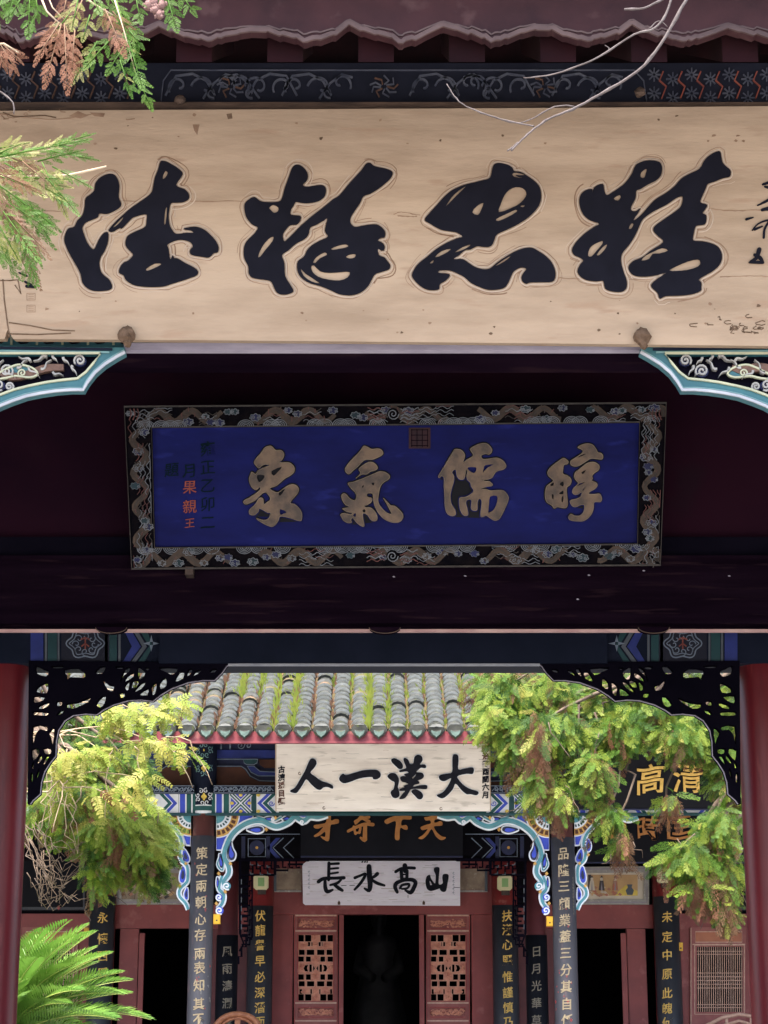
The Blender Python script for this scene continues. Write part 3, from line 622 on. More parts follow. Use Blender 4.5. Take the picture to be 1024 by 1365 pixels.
for (A, B_, C, D, L_) in sides:
    def fp(s_, h):                              # along the side (0..L), across (0 outer .. 1 inner)
        return lerp(lerp(A, B_, s_/L_), lerp(C, D, s_/L_), h) if L_ > 400 else lerp(lerp(A, B_, s_/L_), (C[0]+(D[0]-C[0])*s_/L_, lerp(A, B_, s_/L_)[1]), h)
    if L_ > 400:
        def fp(s_, h):
            a_ = lerp(A, B_, s_/L_); b_ = (a_[0], C[1]+(D[1]-C[1])*(a_[0]-C[0])/(D[0]-C[0])); return lerp(a_, b_, h)
    for s0 in range(20, L_-60, 150 if L_ > 400 else 95):   # dragons
        n = 26; body = [(*fp(min(max(s0+k*4.4, 4), L_-4), .5+.26*math.sin(k*.62+s0)), 11*(1-.55*abs(k-11)/15)) for k in range(n)]
        m.ribbon(bb, body, 1, 'frame_brown', .012, up()); m.ribbon(bb, [p[:2] for p in body], .9, 'frame_bead', .012, up()+.002)
        for k in range(1, n-1):
            c0 = body[k]; m.ribbon(bb, [(c0[0], c0[1]), (c0[0]+random.uniform(-4, 4), c0[1]+random.choice([-7, 7])*random.uniform(.5, 1))], 1.0, random.choice(['frame_red', 'frame_brown', 'frame_bead']), .012, up())
    s_ = 8
    while s_ < L_-8:
        kind = random.random(); h = random.uniform(.25, .78); c = fp(s_, h); r_ = random.uniform(2.8, 4.8)
        if kind < .42:                          # cloud: scalloped outline, filled, with curls
            lob = [(c[0]+(r_*1.6+.8*math.cos(7*a+r_))*math.cos(a), c[1]+(r_*1.05+.8*math.cos(7*a+r_))*math.sin(a)) for a in [2*math.pi*k/42 for k in range(42)]]
            m.poly(bb, lob, random.choice(['cloud_blue', 'cloud_teal', 'cloud_blue']), .012, up()); m.ribbon(bb, lob, .8, 'frame_line', .012, up()+.003, closed=True)
            m.ribbon(bb, spiral(c[0]-2.5, c[1], r_*.6, 1.3, random.uniform(0, 6)), .9, 'frame_line', .012, up()+.004)
            m.ribbon(bb, spiral(c[0]+4, c[1]+1, r_*.5, 1.3, random.uniform(0, 6), -1), .9, 'frame_line', .012, up()+.004)
            s_ += random.uniform(7, 15)
        elif kind < .8 and L_ > 400:                         # concentric waves
            q = fp(s_, .95)
            for rr_ in (3, 5.5, 8, 10.5):
                m.ribbon(bb, [(q[0]+rr_*math.cos(a), q[1]+(-1 if C[1] > A[1] else 1)*rr_*.8*math.sin(a)) for a in [math.pi*k/10 for k in range(11)]], .9, 'frame_line', .012, up()+.002)
            s_ += random.uniform(8, 14)
        else:                                   # flames / cloud tails
            for j in range(4):
                yy = h-.25+.17*j; m.ribbon(bb, [fp(min(s_+k*3, L_-3), min(max(yy+.07*math.sin(k*1.3+j), .12), .9)) for k in range(9)], .75, random.choice(['frame_line', 'frame_bead', 'frame_line', 'frame_line', 'frame_red']), .012, up()+.002)
            s_ += random.uniform(8, 16)
for px, py in ((524, 552), (523, 741)):
    q = [(px+8*math.cos(a), py+8*math.sin(a)) for a in [2*math.pi*k/18 for k in range(18)]]
    m.poly(bb, q, 'frame_dark', .012, .03); m.ribbon(bb, spiral(px, py, 8, 1.7, 0), 1.3, 'frame_line', .03, .033)
    for sgn in (-1, 1):
        for j in range(4): m.ribbon(bb, [(px+sgn*(10+k*3), py-7+j*4.2+1.8*math.sin(k*1.4+j)) for k in range(9)], 1.1, random.choice(['frame_red', 'frame_line']), .012, .026+.001*j)
for y0, y1 in ((543, 560),):
    for x0, sx in ((174, 1), (880, -1)):
        for k in range(3): m.ribbon(bb, [(x0+sx*k*5, y0+2), (x0+sx*(k*5+2), y0+9), (x0+sx*(k*5-1), y1)], 1.3, 'frame_red', .012, .026+.001*k)
link_sub(m.build('frame_carving'), frm)
BC = [((320,580,10.24), [[(400,145),(440,155),(490,205),(560,205),(600,245),(600,290),(570,345),(520,370),(590,370),(680,375),(735,420),(748,460),(735,510),(690,550),(620,590),(560,640),(500,690),(430,715),(420,740),(515,780),(590,730),(660,685),(720,668),(775,690),(805,735),(790,790),(750,840),(705,890),(695,930),(745,940),(790,975),(835,1030),(850,1090),(840,1165),(780,1165),(730,1145),(640,1120),(550,1110),(530,1160),(490,1220),(440,1250),(380,1235),(310,1200),(240,1155),(232,1130),(300,1155),(370,1150),(405,1110),(420,1060),(380,1060),(330,1030),(265,1000),(255,1040),(220,1080),(175,1095),(135,1080),(125,1030),(165,985),(210,940),(245,880),(285,850),(320,870),(330,940),(370,915),(410,885),(405,840),(350,780),(280,820),(210,890),(150,920),(80,945),(48,915),(60,890),(130,850),(210,800),(275,745),(275,705),(230,745),(190,735),(150,690),(125,610),(140,545),(165,500),(215,530),(250,480),(330,440),(400,410),(350,400),(300,420),(260,455),(215,410),(195,370),(230,310),(290,240),(340,170)]],
   [[[(430,490),(575,430),(520,500),(460,555)], [(235,545),(335,550),(320,600),(275,640),(245,620)], [(530,780),(610,735),(590,780),(545,830)], [(550,1010),(640,1050),(590,1075),(550,1085)]]]),
 ((445,580,10.24), [[(410,148),(460,160),(520,190),(600,182),(650,200),(675,245),(650,280),(590,310),(520,335),(440,335),(390,365),(330,430),(270,480),(215,530),(180,520),(155,480),(170,430),(240,340),(320,260),(370,200)],
   [(340,465),(400,410),(470,370),(530,370),(580,405),(600,450),(570,480),(500,500),(450,535),(390,535),(340,565),(300,590),(365,520)],
   [(195,655),(260,640),(370,600),(480,555),(560,520),(630,495),(700,505),(755,540),(765,575),(740,610),(690,640),(650,680),(625,740),(610,830),(605,890),(625,950),(670,1010),(730,1060),(790,1075),(760,1010),(720,930),(675,855),(740,920),(780,960),(830,965),(890,1010),(940,1070),(948,1120),(920,1170),(870,1195),(800,1190),(720,1165),(660,1120),(600,1050),(560,970),(540,890),(530,800),(455,800),(460,840),(520,860),(515,910),(460,950),(420,960),(440,985),(510,990),(570,1050),(595,1110),(590,1160),(545,1175),(500,1150),(460,1090),(400,1070),(405,1150),(418,1230),(400,1250),(350,1225),(300,1180),(260,1130),(235,1160),(250,1190),(200,1200),(140,1170),(100,1110),(95,1080),(150,1062),(230,1080),(250,1060),(190,1050),(130,1015),(125,1000),(210,980),(160,950),(120,890),(105,830),(130,795),(170,805),(220,860),(290,890),(310,830),(290,780),(230,720)]],
   [[], [], [[(515,655),(555,650),(540,690)], [(385,705),(410,680),(400,720)], [(390,1030),(420,1010),(435,1035),(415,1058)], [(262,1095),(300,1062),(300,1115)]]]),
 ((580,580,10.24), [[(265,195),(310,190),(360,205),(400,250),(405,300),(385,370),(440,330),(520,280),(490,220),(478,185),(540,145),(620,115),(690,110),(740,140),(775,190),(770,235),(735,265),(690,255),(630,280),(655,325),(740,320),(840,308),(910,335),(955,380),(968,430),(930,470),(850,490),(810,530),(780,580),(720,605),(660,610),(680,625),(740,630),(785,670),(770,695),(700,705),(620,735),(690,735),(760,755),(850,750),(930,755),(980,800),(1003,850),(990,920),(950,1010),(910,1090),(870,1150),(810,1165),(760,1140),(700,1100),(660,1115),(620,1110),(625,1030),(635,900),(600,870),(578,920),(578,1000),(560,1030),(510,1025),(490,990),(495,890),(450,880),(420,920),(440,1000),(450,1090),(400,1100),(360,1060),(335,990),(328,900),(340,850),(420,840),(490,800),(525,755),(490,700),(480,650),(440,610),(430,550),(440,500),(420,470),(410,560),(385,605),(330,600),(295,550),(280,470),(230,505),(260,560),(255,640),(225,740),(210,840),(225,940),(270,1010),(285,1070),(260,1100),(210,1100),(160,1065),(135,980),(128,850),(120,700),(118,590),(90,560),(60,585),(42,565),(70,510),(120,430),(180,330),(230,250)]],
   [[[(450,440),(555,440),(560,480),(530,520),(460,480)], [(665,445),(690,410),(800,400),(720,440),(655,510)], [(750,840),(845,830),(845,920),(800,1020),(740,1055),(725,1050),(735,940)]]]),
 ((720,580,10.5), [[(525,172),(590,130),(670,118),(735,135),(780,190),(805,240),(850,250),(878,290),(865,340),(790,335),(710,330),(640,370),(560,420),(500,440),(440,425),(418,385),(440,345),(500,310),(590,245),(585,205)],
   [(540,480),(590,440),(660,390),(740,375),(800,400),(828,440),(815,490),(760,530),(725,570),(735,610),(720,635),(780,660),(800,700),(770,750),(700,790),(680,820),(760,825),(830,820),(860,870),(850,930),(780,935),(750,950),(748,1020),(720,1100),(660,1170),(590,1205),(500,1205),(420,1190),(392,1150),(430,1100),(480,1125),(560,1120),(610,1060),(615,980),(560,980),(500,1005),(450,995),(415,940),(430,905),(500,890),(560,860),(580,800),(520,830),(470,830),(448,790),(465,740),(520,690),(530,665),(490,620),(475,570),(490,520)],
   [(320,320),(360,335),(395,370),(380,405),(335,415),(320,470),(320,540),(370,560),(425,600),(435,650),(415,700),(375,730),(370,800),(380,900),(382,990),(350,1020),(290,1015),(240,1005),(195,1025),(165,985),(100,945),(72,890),(68,800),(85,720),(130,680),(180,640),(160,610),(115,570),(103,520),(125,470),(190,410),(260,360)]],
   [[[(515,315),(580,275),(640,262),(580,295)]], [[(575,520),(640,490),(600,545)], [(510,715),(560,675),(630,658),(570,692)], [(590,770),(610,745),(640,712),(602,775)]],
    [[(280,670),(325,650),(325,715),(280,700)], [(140,690),(190,662),(185,705),(148,708)], [(265,815),(320,775),(325,825),(280,825)], [(165,830),(185,830),(188,890),(168,885)], [(300,870),(325,850),(318,930),(298,930)]]])]
for tr, outs, hs in BC:
    m = MB()
    for i, o_ in enumerate(outs):
        pts = catmull(xf(o_, *tr), 3)
        m.poly(bb, offset_poly(pts, 1.6), 'black_board', -.004, -.0015)
        m.poly(bb, pts, 'old_gold', -.0015, .012, holes=[catmull(xf(h, *tr), 2) for h in hs[i]])
        m.ptube(bb, offset_poly(pts, -.3), .55, 'gold_rim', .012, 4, True)
    m.build('character', BB)
m = MB(); fm = lambda px, py, off: bb.pt(px, py, off-.004)
for chs, cx, y0, dy, s, mm in (('雍正乙卯二', 277, 598, 24.5, 21, 'sig_dark'), ('月', 253, 627, 24, 20, 'sig_dark'), ('題', 229, 626, 24, 20, 'sig_dark')):
    for k, c in enumerate(chs): put_glyph(m, c, fm, cx, y0+k*dy, s, mm, .005, .006, .10, 1, .015)
for c, y in zip('果親王', (649, 675, 697)): put_glyph(m, c, fm, 253, y, 19 if c != '王' else 14, 'sig_red', .006, .006, .10, 1, .015)
m.build('inscription', BB)
m = MB(); m.poly(bb, [(545,570),(574,570),(574,598),(545,598)], 'seal_red', -.004, .001)
for k in range(4): m.ribbon(bb, [(548, 573+k*7), (571, 573+k*7)], 1, 'dark_lacquer', .001, .0025); m.ribbon(bb, [(549+k*7, 572), (549+k*7, 596)], 1, 'dark_lacquer', .001, .002)
m.build('seal', BB)
m = MB(); q = bb.pt(253, 765, .0); m.box(q.x-.02, q.x+.02, q.y-.03, q.y+.05, q.z-.012, q.z+.03, 'iron'); m.build('hanger', BB)

# ================================================================== FAR HALL
FL = 1.10                                      # floor level of the far hall
MH = thing('temple_hall', 'red temple hall across the courtyard with mossy grey tiled roof and painted beams', 'temple', (0, 24, FL))
Y1, Y2, Y3 = 21.5, 23.5, 25.0
EX = 11.0
# --- roof
ey, ez = 19.8, zat(976, 19.8); sl = math.tan(R(30)); RL = 5.2/math.cos(R(30))
u_ = Vector((0, math.cos(R(30)), math.sin(R(30)))); nrm = Vector((0, -math.sin(R(30)), math.cos(R(30))))
m = MB(); zr = ez+sl*5.2
m.add([(-EX, ey, ez-.03), (EX, ey, ez-.03), (EX, ey+5.2, zr-.03), (-EX, ey+5.2, zr-.03)], [(0,1,2,3)], 'moss_bed')
m.add([(-EX, ey+5.2, zr-.03), (EX, ey+5.2, zr-.03), (EX, ey+11, ez+.1), (-EX, ey+11, ez+.1)], [(0,1,2,3)], 'tile')
m.add([(-EX, ey+.02, ez-.09), (EX, ey+.02, ez-.09), (EX, ey+5.2, zr-.16), (-EX, ey+5.2, zr-.16)], [(0,1,2,3)], 'hall_dark')
sp_, ex_ = .192, .132; random.seed(5)
nrow = int(2*EX/sp_); x00 = P(612+2.5, 975, 19.8).x % sp_ - EX
for i in range(nrow):
    cx = x00+i*sp_; wob = random.uniform(-.008, .008); dy_ = random.uniform(-.03, .03)
    n_t = 28 if abs(cx) < 4.5 else 20
    for k in range(n_t):
        s0 = k*ex_+dy_*min(k, 1)+random.uniform(-.008, .008); tw = random.uniform(-.05, .05); rl = .086+random.uniform(-.006, .004)
        c_lo = Vector((cx+wob*math.sin(k*.5)+random.uniform(-.004, .004), ey, ez)) + u_*s0 + nrm*.026
        c_hi = Vector((cx, ey, ez)) + u_*(s0+.19) + nrm*(-.008)
        vs = []; n = 7
        for c_, r_ in ((c_lo, rl), (c_hi, rl*.9), (c_lo, rl-.038)):
            for j in range(n):
                a = math.pi*(j/(n-1))+tw; vs.append(c_+Vector((1, 0, 0))*math.cos(a)*r_+nrm*math.sin(a)*r_*.82)
        m.add(vs, [(j, j+1, n+j+1, n+j) for j in range(n-1)], 'tile' if random.random() > .06 else 'moss_bed')
        m.add(vs, [(j, 2*n+j, 2*n+j+1, j+1) for j in range(n-1)], 'tile_edge' if random.random() > .12 else 'tile')
    # heart-shaped drip tile and the dark mouth over it
    c = Vector((cx, ey-.012, ez+.008)); h = .062
    prof = [(-.082, .035), (-.05, .012), (0, .004), (.05, .012), (.082, .035), (.080, -.005), (.055, -.045), (.022, -.066), (0, -.088), (-.022, -.066), (-.055, -.045), (-.080, -.005)]
    vs = [c+Vector((a, -.02-.25*b*.3, b)) for a, b in prof]+[c+Vector((a*.6, -.032, b*.6-.012)) for a, b in prof]
    k = len(prof); m.add(vs, [(j, (j+1) % k, k+(j+1) % k, k+j) for j in range(k)], 'tile'); m.add(vs, [tuple(range(k, 2*k))], 'tile_drip')
    m.add([Vector((cx, ey, ez))+Vector((math.cos(math.pi*j/8)*.086, -.034, math.sin(math.pi*j/8)*.084+.004)) for j in range(9)], [tuple(range(9))], 'tile')
    m.add([c+Vector((a*1.16, .03, b*1.1-.004)) for a, b in prof], [tuple(range(k))], 'hall_dark')
m.box(-EX, EX, ey+5.0, ey+5.4, zr-.1, zr+.45, 'tile')
roof = m.build('roof', MH)
V = []; Q = []; MI = []
for _ in range(9000):                          # moss and seedlings growing in the valleys between the tile rows
    i = random.randrange(nrow); cx = x00+(i+.5)*sp_
    if abs(cx) > 4.2: continue
    s0 = random.uniform(0, 3.2)
    gx = math.sin(cx*1.9+1)+.6*math.sin(cx*4.3+s0*1.7); green = gx > -.1
    if random.random() > (.85 if green else .8): continue
    b = Vector((cx+random.gauss(0, .016), ey, ez))+u_*s0+nrm*random.uniform(.0, .02)
    hgt = random.uniform(.03, .085)*(1.25 if random.random() < .1 else 1); a = random.uniform(0, math.pi); dx = Vector((math.cos(a), math.sin(a)*.6, 0))*random.uniform(.008, .02)
    tip = b+nrm*hgt*.75+Vector((random.gauss(0, .02), 0, hgt*.5)); k = len(V); mid = (b+tip)/2
    V += [b-dx*.4, mid-dx, tip, mid+dx]; Q.append((k, k+1, k+2, k+3)); MI.append(0 if (green and random.random() < .75) else 1)
for _ in range(1500):                          # taller tufts around two clumps near the left, as in the photo
    px = random.choice([(330, 40), (385, 30), (640, 20), (500, 30)]); x = P(px[0]+random.gauss(0, 8), 930, 20.5).x; s0 = random.uniform(.9, 2.4) if px[1] == 40 else random.uniform(0, 1.6)
    i = round((x-x00)/sp_-.5); cx = x00+(i+.5)*sp_; b = Vector((cx+random.gauss(0, .025), ey, ez))+u_*s0
    tip = b+Vector((random.gauss(0, .04), -.02, random.uniform(.07, .15))); dx = Vector((.007, 0, .004)); mid = (b+tip)/2; k = len(V)
    V += [b-dx, mid-dx, tip, mid+dx]; Q.append((k, k+1, k+2, k+3)); MI.append(0)
mo = np_mesh('moss', [tuple(v) for v in V], Q, MI, ['moss_green', 'moss_rust']); link_sub(mo, roof); mo['kind'] = 'stuff'
m = MB(); m.box(-EX, EX, ey+.0, ey+.06, zat(990.5, ey), zat(975, ey), 'fascia_red')
m.box(-EX, EX, ey-.008, ey+.03, zat(990.7, ey), zat(987.8, ey), 'fascia_red'); m.build('fascia', MH)

def rbox(m, x0, y0, x1, y1, Y, d, mm):
    xm = (P(x0, (y0+y1)/2, Y).x, P(x1, (y0+y1)/2, Y).x); m.box(xm[0], xm[1], Y, Y+d, zat(y1, Y), zat(y0, Y), mm)
# --- columns on the front line
v1 = VP(Y1-.125)
CXL, CXR = P(272, 1090, Y1).x, P(749, 1090, Y1).x; CR = .120
def fcol(x, y, r_, mm, ztop):
    m = MB(); m.lathe((x, y, FL), [(r_*1.5, 0), (r_*1.55, .1), (r_*1.1, .2)], 'stone', 20); m.lathe((x, y, FL+.2), [(r_*1.04, 0), (r_, 1), (r_*.97, ztop-FL-.2)], mm, 32); return m.build('column', MH, True)
colL = fcol(CXL, Y1, CR, 'column_brown', zat(985, Y1)); colR = fcol(CXR, Y1, CR, 'column_brown', zat(985, Y1))
for sx in (-6.0, 6.0): fcol(sx, Y1, CR, 'column_brown', zat(985, Y1))
def seg_ring(m, cx, cy, r0, r1, a0, a1, pl, mm, o0, o1, n=10):
    out = [(cx+r1*math.cos(a0+(a1-a0)*k/n), cy+r1*math.sin(a0+(a1-a0)*k/n)) for k in range(n+1)]
    inn = [(cx+r0*math.cos(a0+(a1-a0)*k/n), cy+r0*math.sin(a0+(a1-a0)*k/n)) for k in range(n+1)]
    m.poly(pl, out+inn[::-1], mm, o0, o1)
# painted heads of the two columns (a painted sleeve round the shaft)
for cpx, co, cx in ((272, colL, CXL), (748.5, colR, CXR)):
    m = MB(); zb, z1_, zt_ = zat(1084, Y1-CR), zat(1076, Y1-CR), zat(988, Y1-CR)
    m.lathe((cx, Y1, zb), [(CR*1.03, 0), (CR*1.05, .015), (CR*1.05, .03)], 'hall_white', 32)
    m.lathe((cx, Y1, zb+.03), [(CR*1.06, 0), (CR*1.06, .05)], 'hall_green', 32); m.lathe((cx, Y1, zb+.08), [(CR*1.05, 0), (CR*1.05, .012)], 'hall_white', 32)
    m.lathe((cx, Y1, zb+.092), [(CR*1.05, 0), (CR*1.05, zt_-zb-.09)], 'painted_navy', 32)
    class Cyl:                                   # lay the painting round the sleeve
        def pt(s, px, py, off=0):
            q = v1.pt(px, py); a = (q.x-cx)/(CR*1.06); a = max(-1.5, min(1.5, a)); rr_ = CR*1.055+off
            return Vector((cx+rr_*math.sin(a), Y1-rr_*math.cos(a), q.z))
    cy_ = Cyl()
    for y0 in (1062, 1024, 1000):
        for k in range(8):
            a = k*math.pi/4+.3; ccx, ccy = cpx+9*math.cos(a), y0+ (8.5 if y0 > 1050 else 7)*math.sin(a)
            m.ribbon(cy_, spiral(ccx, ccy, 3.6, 1.1, a, 1 if k % 2 else -1, 12), 1.0, 'hall_white' if y0 > 1050 else 'teal_light', .0, .004)
        m.poly(cy_, [(cpx+ (3+.8*math.cos(4*a))*math.cos(a), y0+(4.6+.8*math.cos(4*a))*math.sin(a)) for a in [2*math.pi*k/16 for k in range(16)]] if y0 > 1020 else [(cpx-1, y0), (cpx, y0-2), (cpx+1, y0), (cpx, y0+2)], 'hall_yellow', 0, .006)
    link_sub(m.build('painted_head'), co)
# --- painted front beam, its moulding, and the carved panels above
m = MB()
m.box(-EX, EX, Y1-.09, Y1+.09, zat(1084.5, Y1-.09), zat(1057, Y1-.09), 'hall_green')
m.box(-EX, EX, Y1-.115, Y1-.06, zat(1087, Y1-.1), zat(1084, Y1-.1), 'painted_teal'); fb = m.build('front_beam', MH)
vb = VP(Y1-.09); m = MB()
def beam_half(T, ext):
    def q(pts, c, o=.004): m.poly(vb, T(pts), c, .0005, o)
    def r_(x0, x1, c, o=.004, y0=1058, y1=1083.5): q([(x0, y0), (x1, y0), (x1, y1), (x0, y1)], c, o)
    def X(x0, x1):
        xm = (x0+x1)/2; r_(x0, x1, 'hall_white'); r_(x0+1, x1-1, 'hall_blue', .005)
        for y0, y1 in ((1058, 1083.5), (1083.5, 1058)):
            m.ribbon(vb, T([(x0+1, y0), (x1-1, y1)]), 7.5, 'hall_white', .004, .006 if y0 < y1 else .0065)
            m.ribbon(vb, T([(x0+1, y0), (x1-1, y1)]), 5.2, 'hall_green', .004, .0075 if y0 < y1 else .0078)
            m.ribbon(vb, T([(x0+1, y0), (x1-1, y1)]), 1.6, 'hall_white', .004, .009 if y0 < y1 else .0094)
        for a_, b_ in ((xm, 1060), (xm, 1081.5), (x0+2.5, 1070.8), (x1-2.5, 1070.8)):
            q([(a_+2.6*math.cos(k), b_+2.2*math.sin(k)) for k in [i*math.pi/4 for i in range(8)]], 'hall_yellow', .011)
    def chev(x0, w_, seq, d=1):
        x = x0
        for c, wd in seq:
            q([(x, 1058), (x+wd, 1058), (x+wd+d*w_, 1070.8), (x+wd, 1083.5), (x, 1083.5), (x+d*w_, 1070.8)], c, .005); x += wd
    r_(287, 288.5, 'hall_white'); r_(288.5, 296, 'hall_blue'); r_(296, 298.2, 'hall_white'); r_(305.5, 306.5, 'hall_white'); X(307, 335); r_(336.5, 340.5, 'painted_teal', .0055)
    r_(342, 372, 'hall_white', .003)
    chev(356, -13, (('hall_blue', 5.5), ('hall_white', 1.6), ('hall_green', 6), ('hall_white', 1.5)))
    for a_, b_ in ((344.5, 1060), (344.5, 1081.5)): q([(a_+2.6*math.cos(k), b_+2.2*math.sin(k)) for k in [i*math.pi/4 for i in range(8)]], 'hall_yellow', .011)
    m.ribbon(vb, T(spiral(362, 1071, 4, 1.3, 0)), 1.0, 'hall_blue', .003, .009)
    # outer bay
    r_(255, 257, 'hall_white'); r_(249, 255, 'hall_green', .0045); r_(247, 249, 'hall_white'); r_(240, 247, 'hall_blue'); r_(238.5, 240, 'hall_white')
    r_(-20, 238, 'hall_white', .003)
    x = 226
    for rep in range(9):
        chev(x-14 if rep % 2 == 0 else x-14, 12 if rep % 2 == 0 else -12, (('hall_green', 5.5), ('hall_white', 1.5), ('hall_blue', 5.5), ('hall_white', 1.2)))
        q([(x-19+2.6*math.cos(k), 1071+2.2*math.sin(k)) for k in [i*math.pi/4 for i in range(8)]], 'hall_yellow', .011); x -= 27
beam_half(lambda p: p, 0); link_sub(m.build('beam_painting'), fb); m = MB(); beam_half(lambda p: mir(p, 1020.5), 0); link_sub(m.build('beam_painting'), fb)
m = MB(); vm = VP(Y1-.16)
for T, xs in ((lambda p: p, ((284, 366), (120, 259))), (lambda p: mir(p, 1020.5), ((284, 366), (40, 259)))):
    for x0, x1 in xs:
        m.poly(vm, T([(x0, 1048.5), (x0+2, 1047), (x1, 1047), (x1, 1057.5), (x0+2, 1057.5), (x0, 1055)]), 'painted_navy', -.06, 0)
        x = x0+4
        while x < x1-4:
            m.ribbon(vm, T(spiral(x, 1052.2, 3.6, 1.0, random.uniform(0, 6), random.choice([-1, 1]), 10)), 1.2, 'hall_line', 0, .004)
            m.ribbon(vm, T([(x-3, 1055.5), (x+1, 1050), (x+5, 1054.5)]), 1.1, 'hall_line', 0, .003); x += 6.5
        m.ribbon(vm, T([(x0+1, 1047.6), (x1, 1047.6)]), .9, 'hall_line', 0, .005); m.ribbon(vm, T([(x0+1, 1057), (x1, 1057)]), .9, 'hall_line', 0, .005)
m.build('cloud_moulding', MH)
m = MB(); vu = VP(Y1+.05)
m.box(-EX, EX, Y1+.05, Y1+.1, zat(1060, Y1), zat(960, Y1)+.5, 'hall_navy')
for T in ((lambda p: p), (lambda p: mir(p, 1020.5))):
    for x0, d in ((289, 1), (255, -1)):
        f = lambda pts: T([(x0+d*a, b) for a, b in pts])
        m.poly(vu, f([(0, 1000), (92, 1000), (92, 1011), (0, 1011)]), 'painted_blue', .001, .02)
        m.poly(vu, f([(0, 1023), (32, 1023), (38, 1027), (44, 1036), (56, 1042), (80, 1043), (80, 1048), (0, 1048)]), 'hall_brown', .001, .03)
        m.ribbon(vu, f([(0, 1022), (33, 1022), (39, 1026), (45, 1035), (57, 1041), (80, 1042)]), 1.2, 'hall_line', .03, .036)
        m.ribbon(vu, f([(0, 1012.5), (36, 1012.5)]), 1.2, 'hall_line', .02, .026)
        m.poly(vu, f([(36, 1013), (55, 1013), (54, 1018), (50, 1020), (40, 1020), (37, 1018)]), 'painted_teal', .001, .05); m.ribbon(vu, f([(36, 1013), (55, 1013), (54, 1018), (50, 1020), (40, 1020), (37, 1018)]), 1, 'hall_line', .05, .055, closed=True)
        m.poly(vu, f([(41, 1022), (50, 1022), (58, 1029), (80, 1030), (80, 1035), (56, 1035), (46, 1030)]), 'painted_blue', .001, .04); m.ribbon(vu, f([(41, 1022), (50, 1022), (58, 1029), (80, 1030), (80, 1035), (56, 1035), (46, 1030)]), 1.1, 'hall_line', .04, .046, closed=True)
        m.poly(vu, f([(56, 1013), (92, 1013), (92, 1024), (64, 1024), (58, 1020)]), 'hall_brown', .001, .03)
        for x in (6, 18): m.ribbon(vu, f([(x, 990), (x, 999)]), 2, 'hall_line', .001, .02)
        m.ribbon(vu, f(spiral(32, 994, 5, 1.3, 0)), 1.1, 'hall_line', .001, .02); m.ribbon(vu, f(spiral(42, 994, 5, 1.3, 3)), 1.1, 'hall_line', .001, .02)
m.build('bracket_frieze', MH)
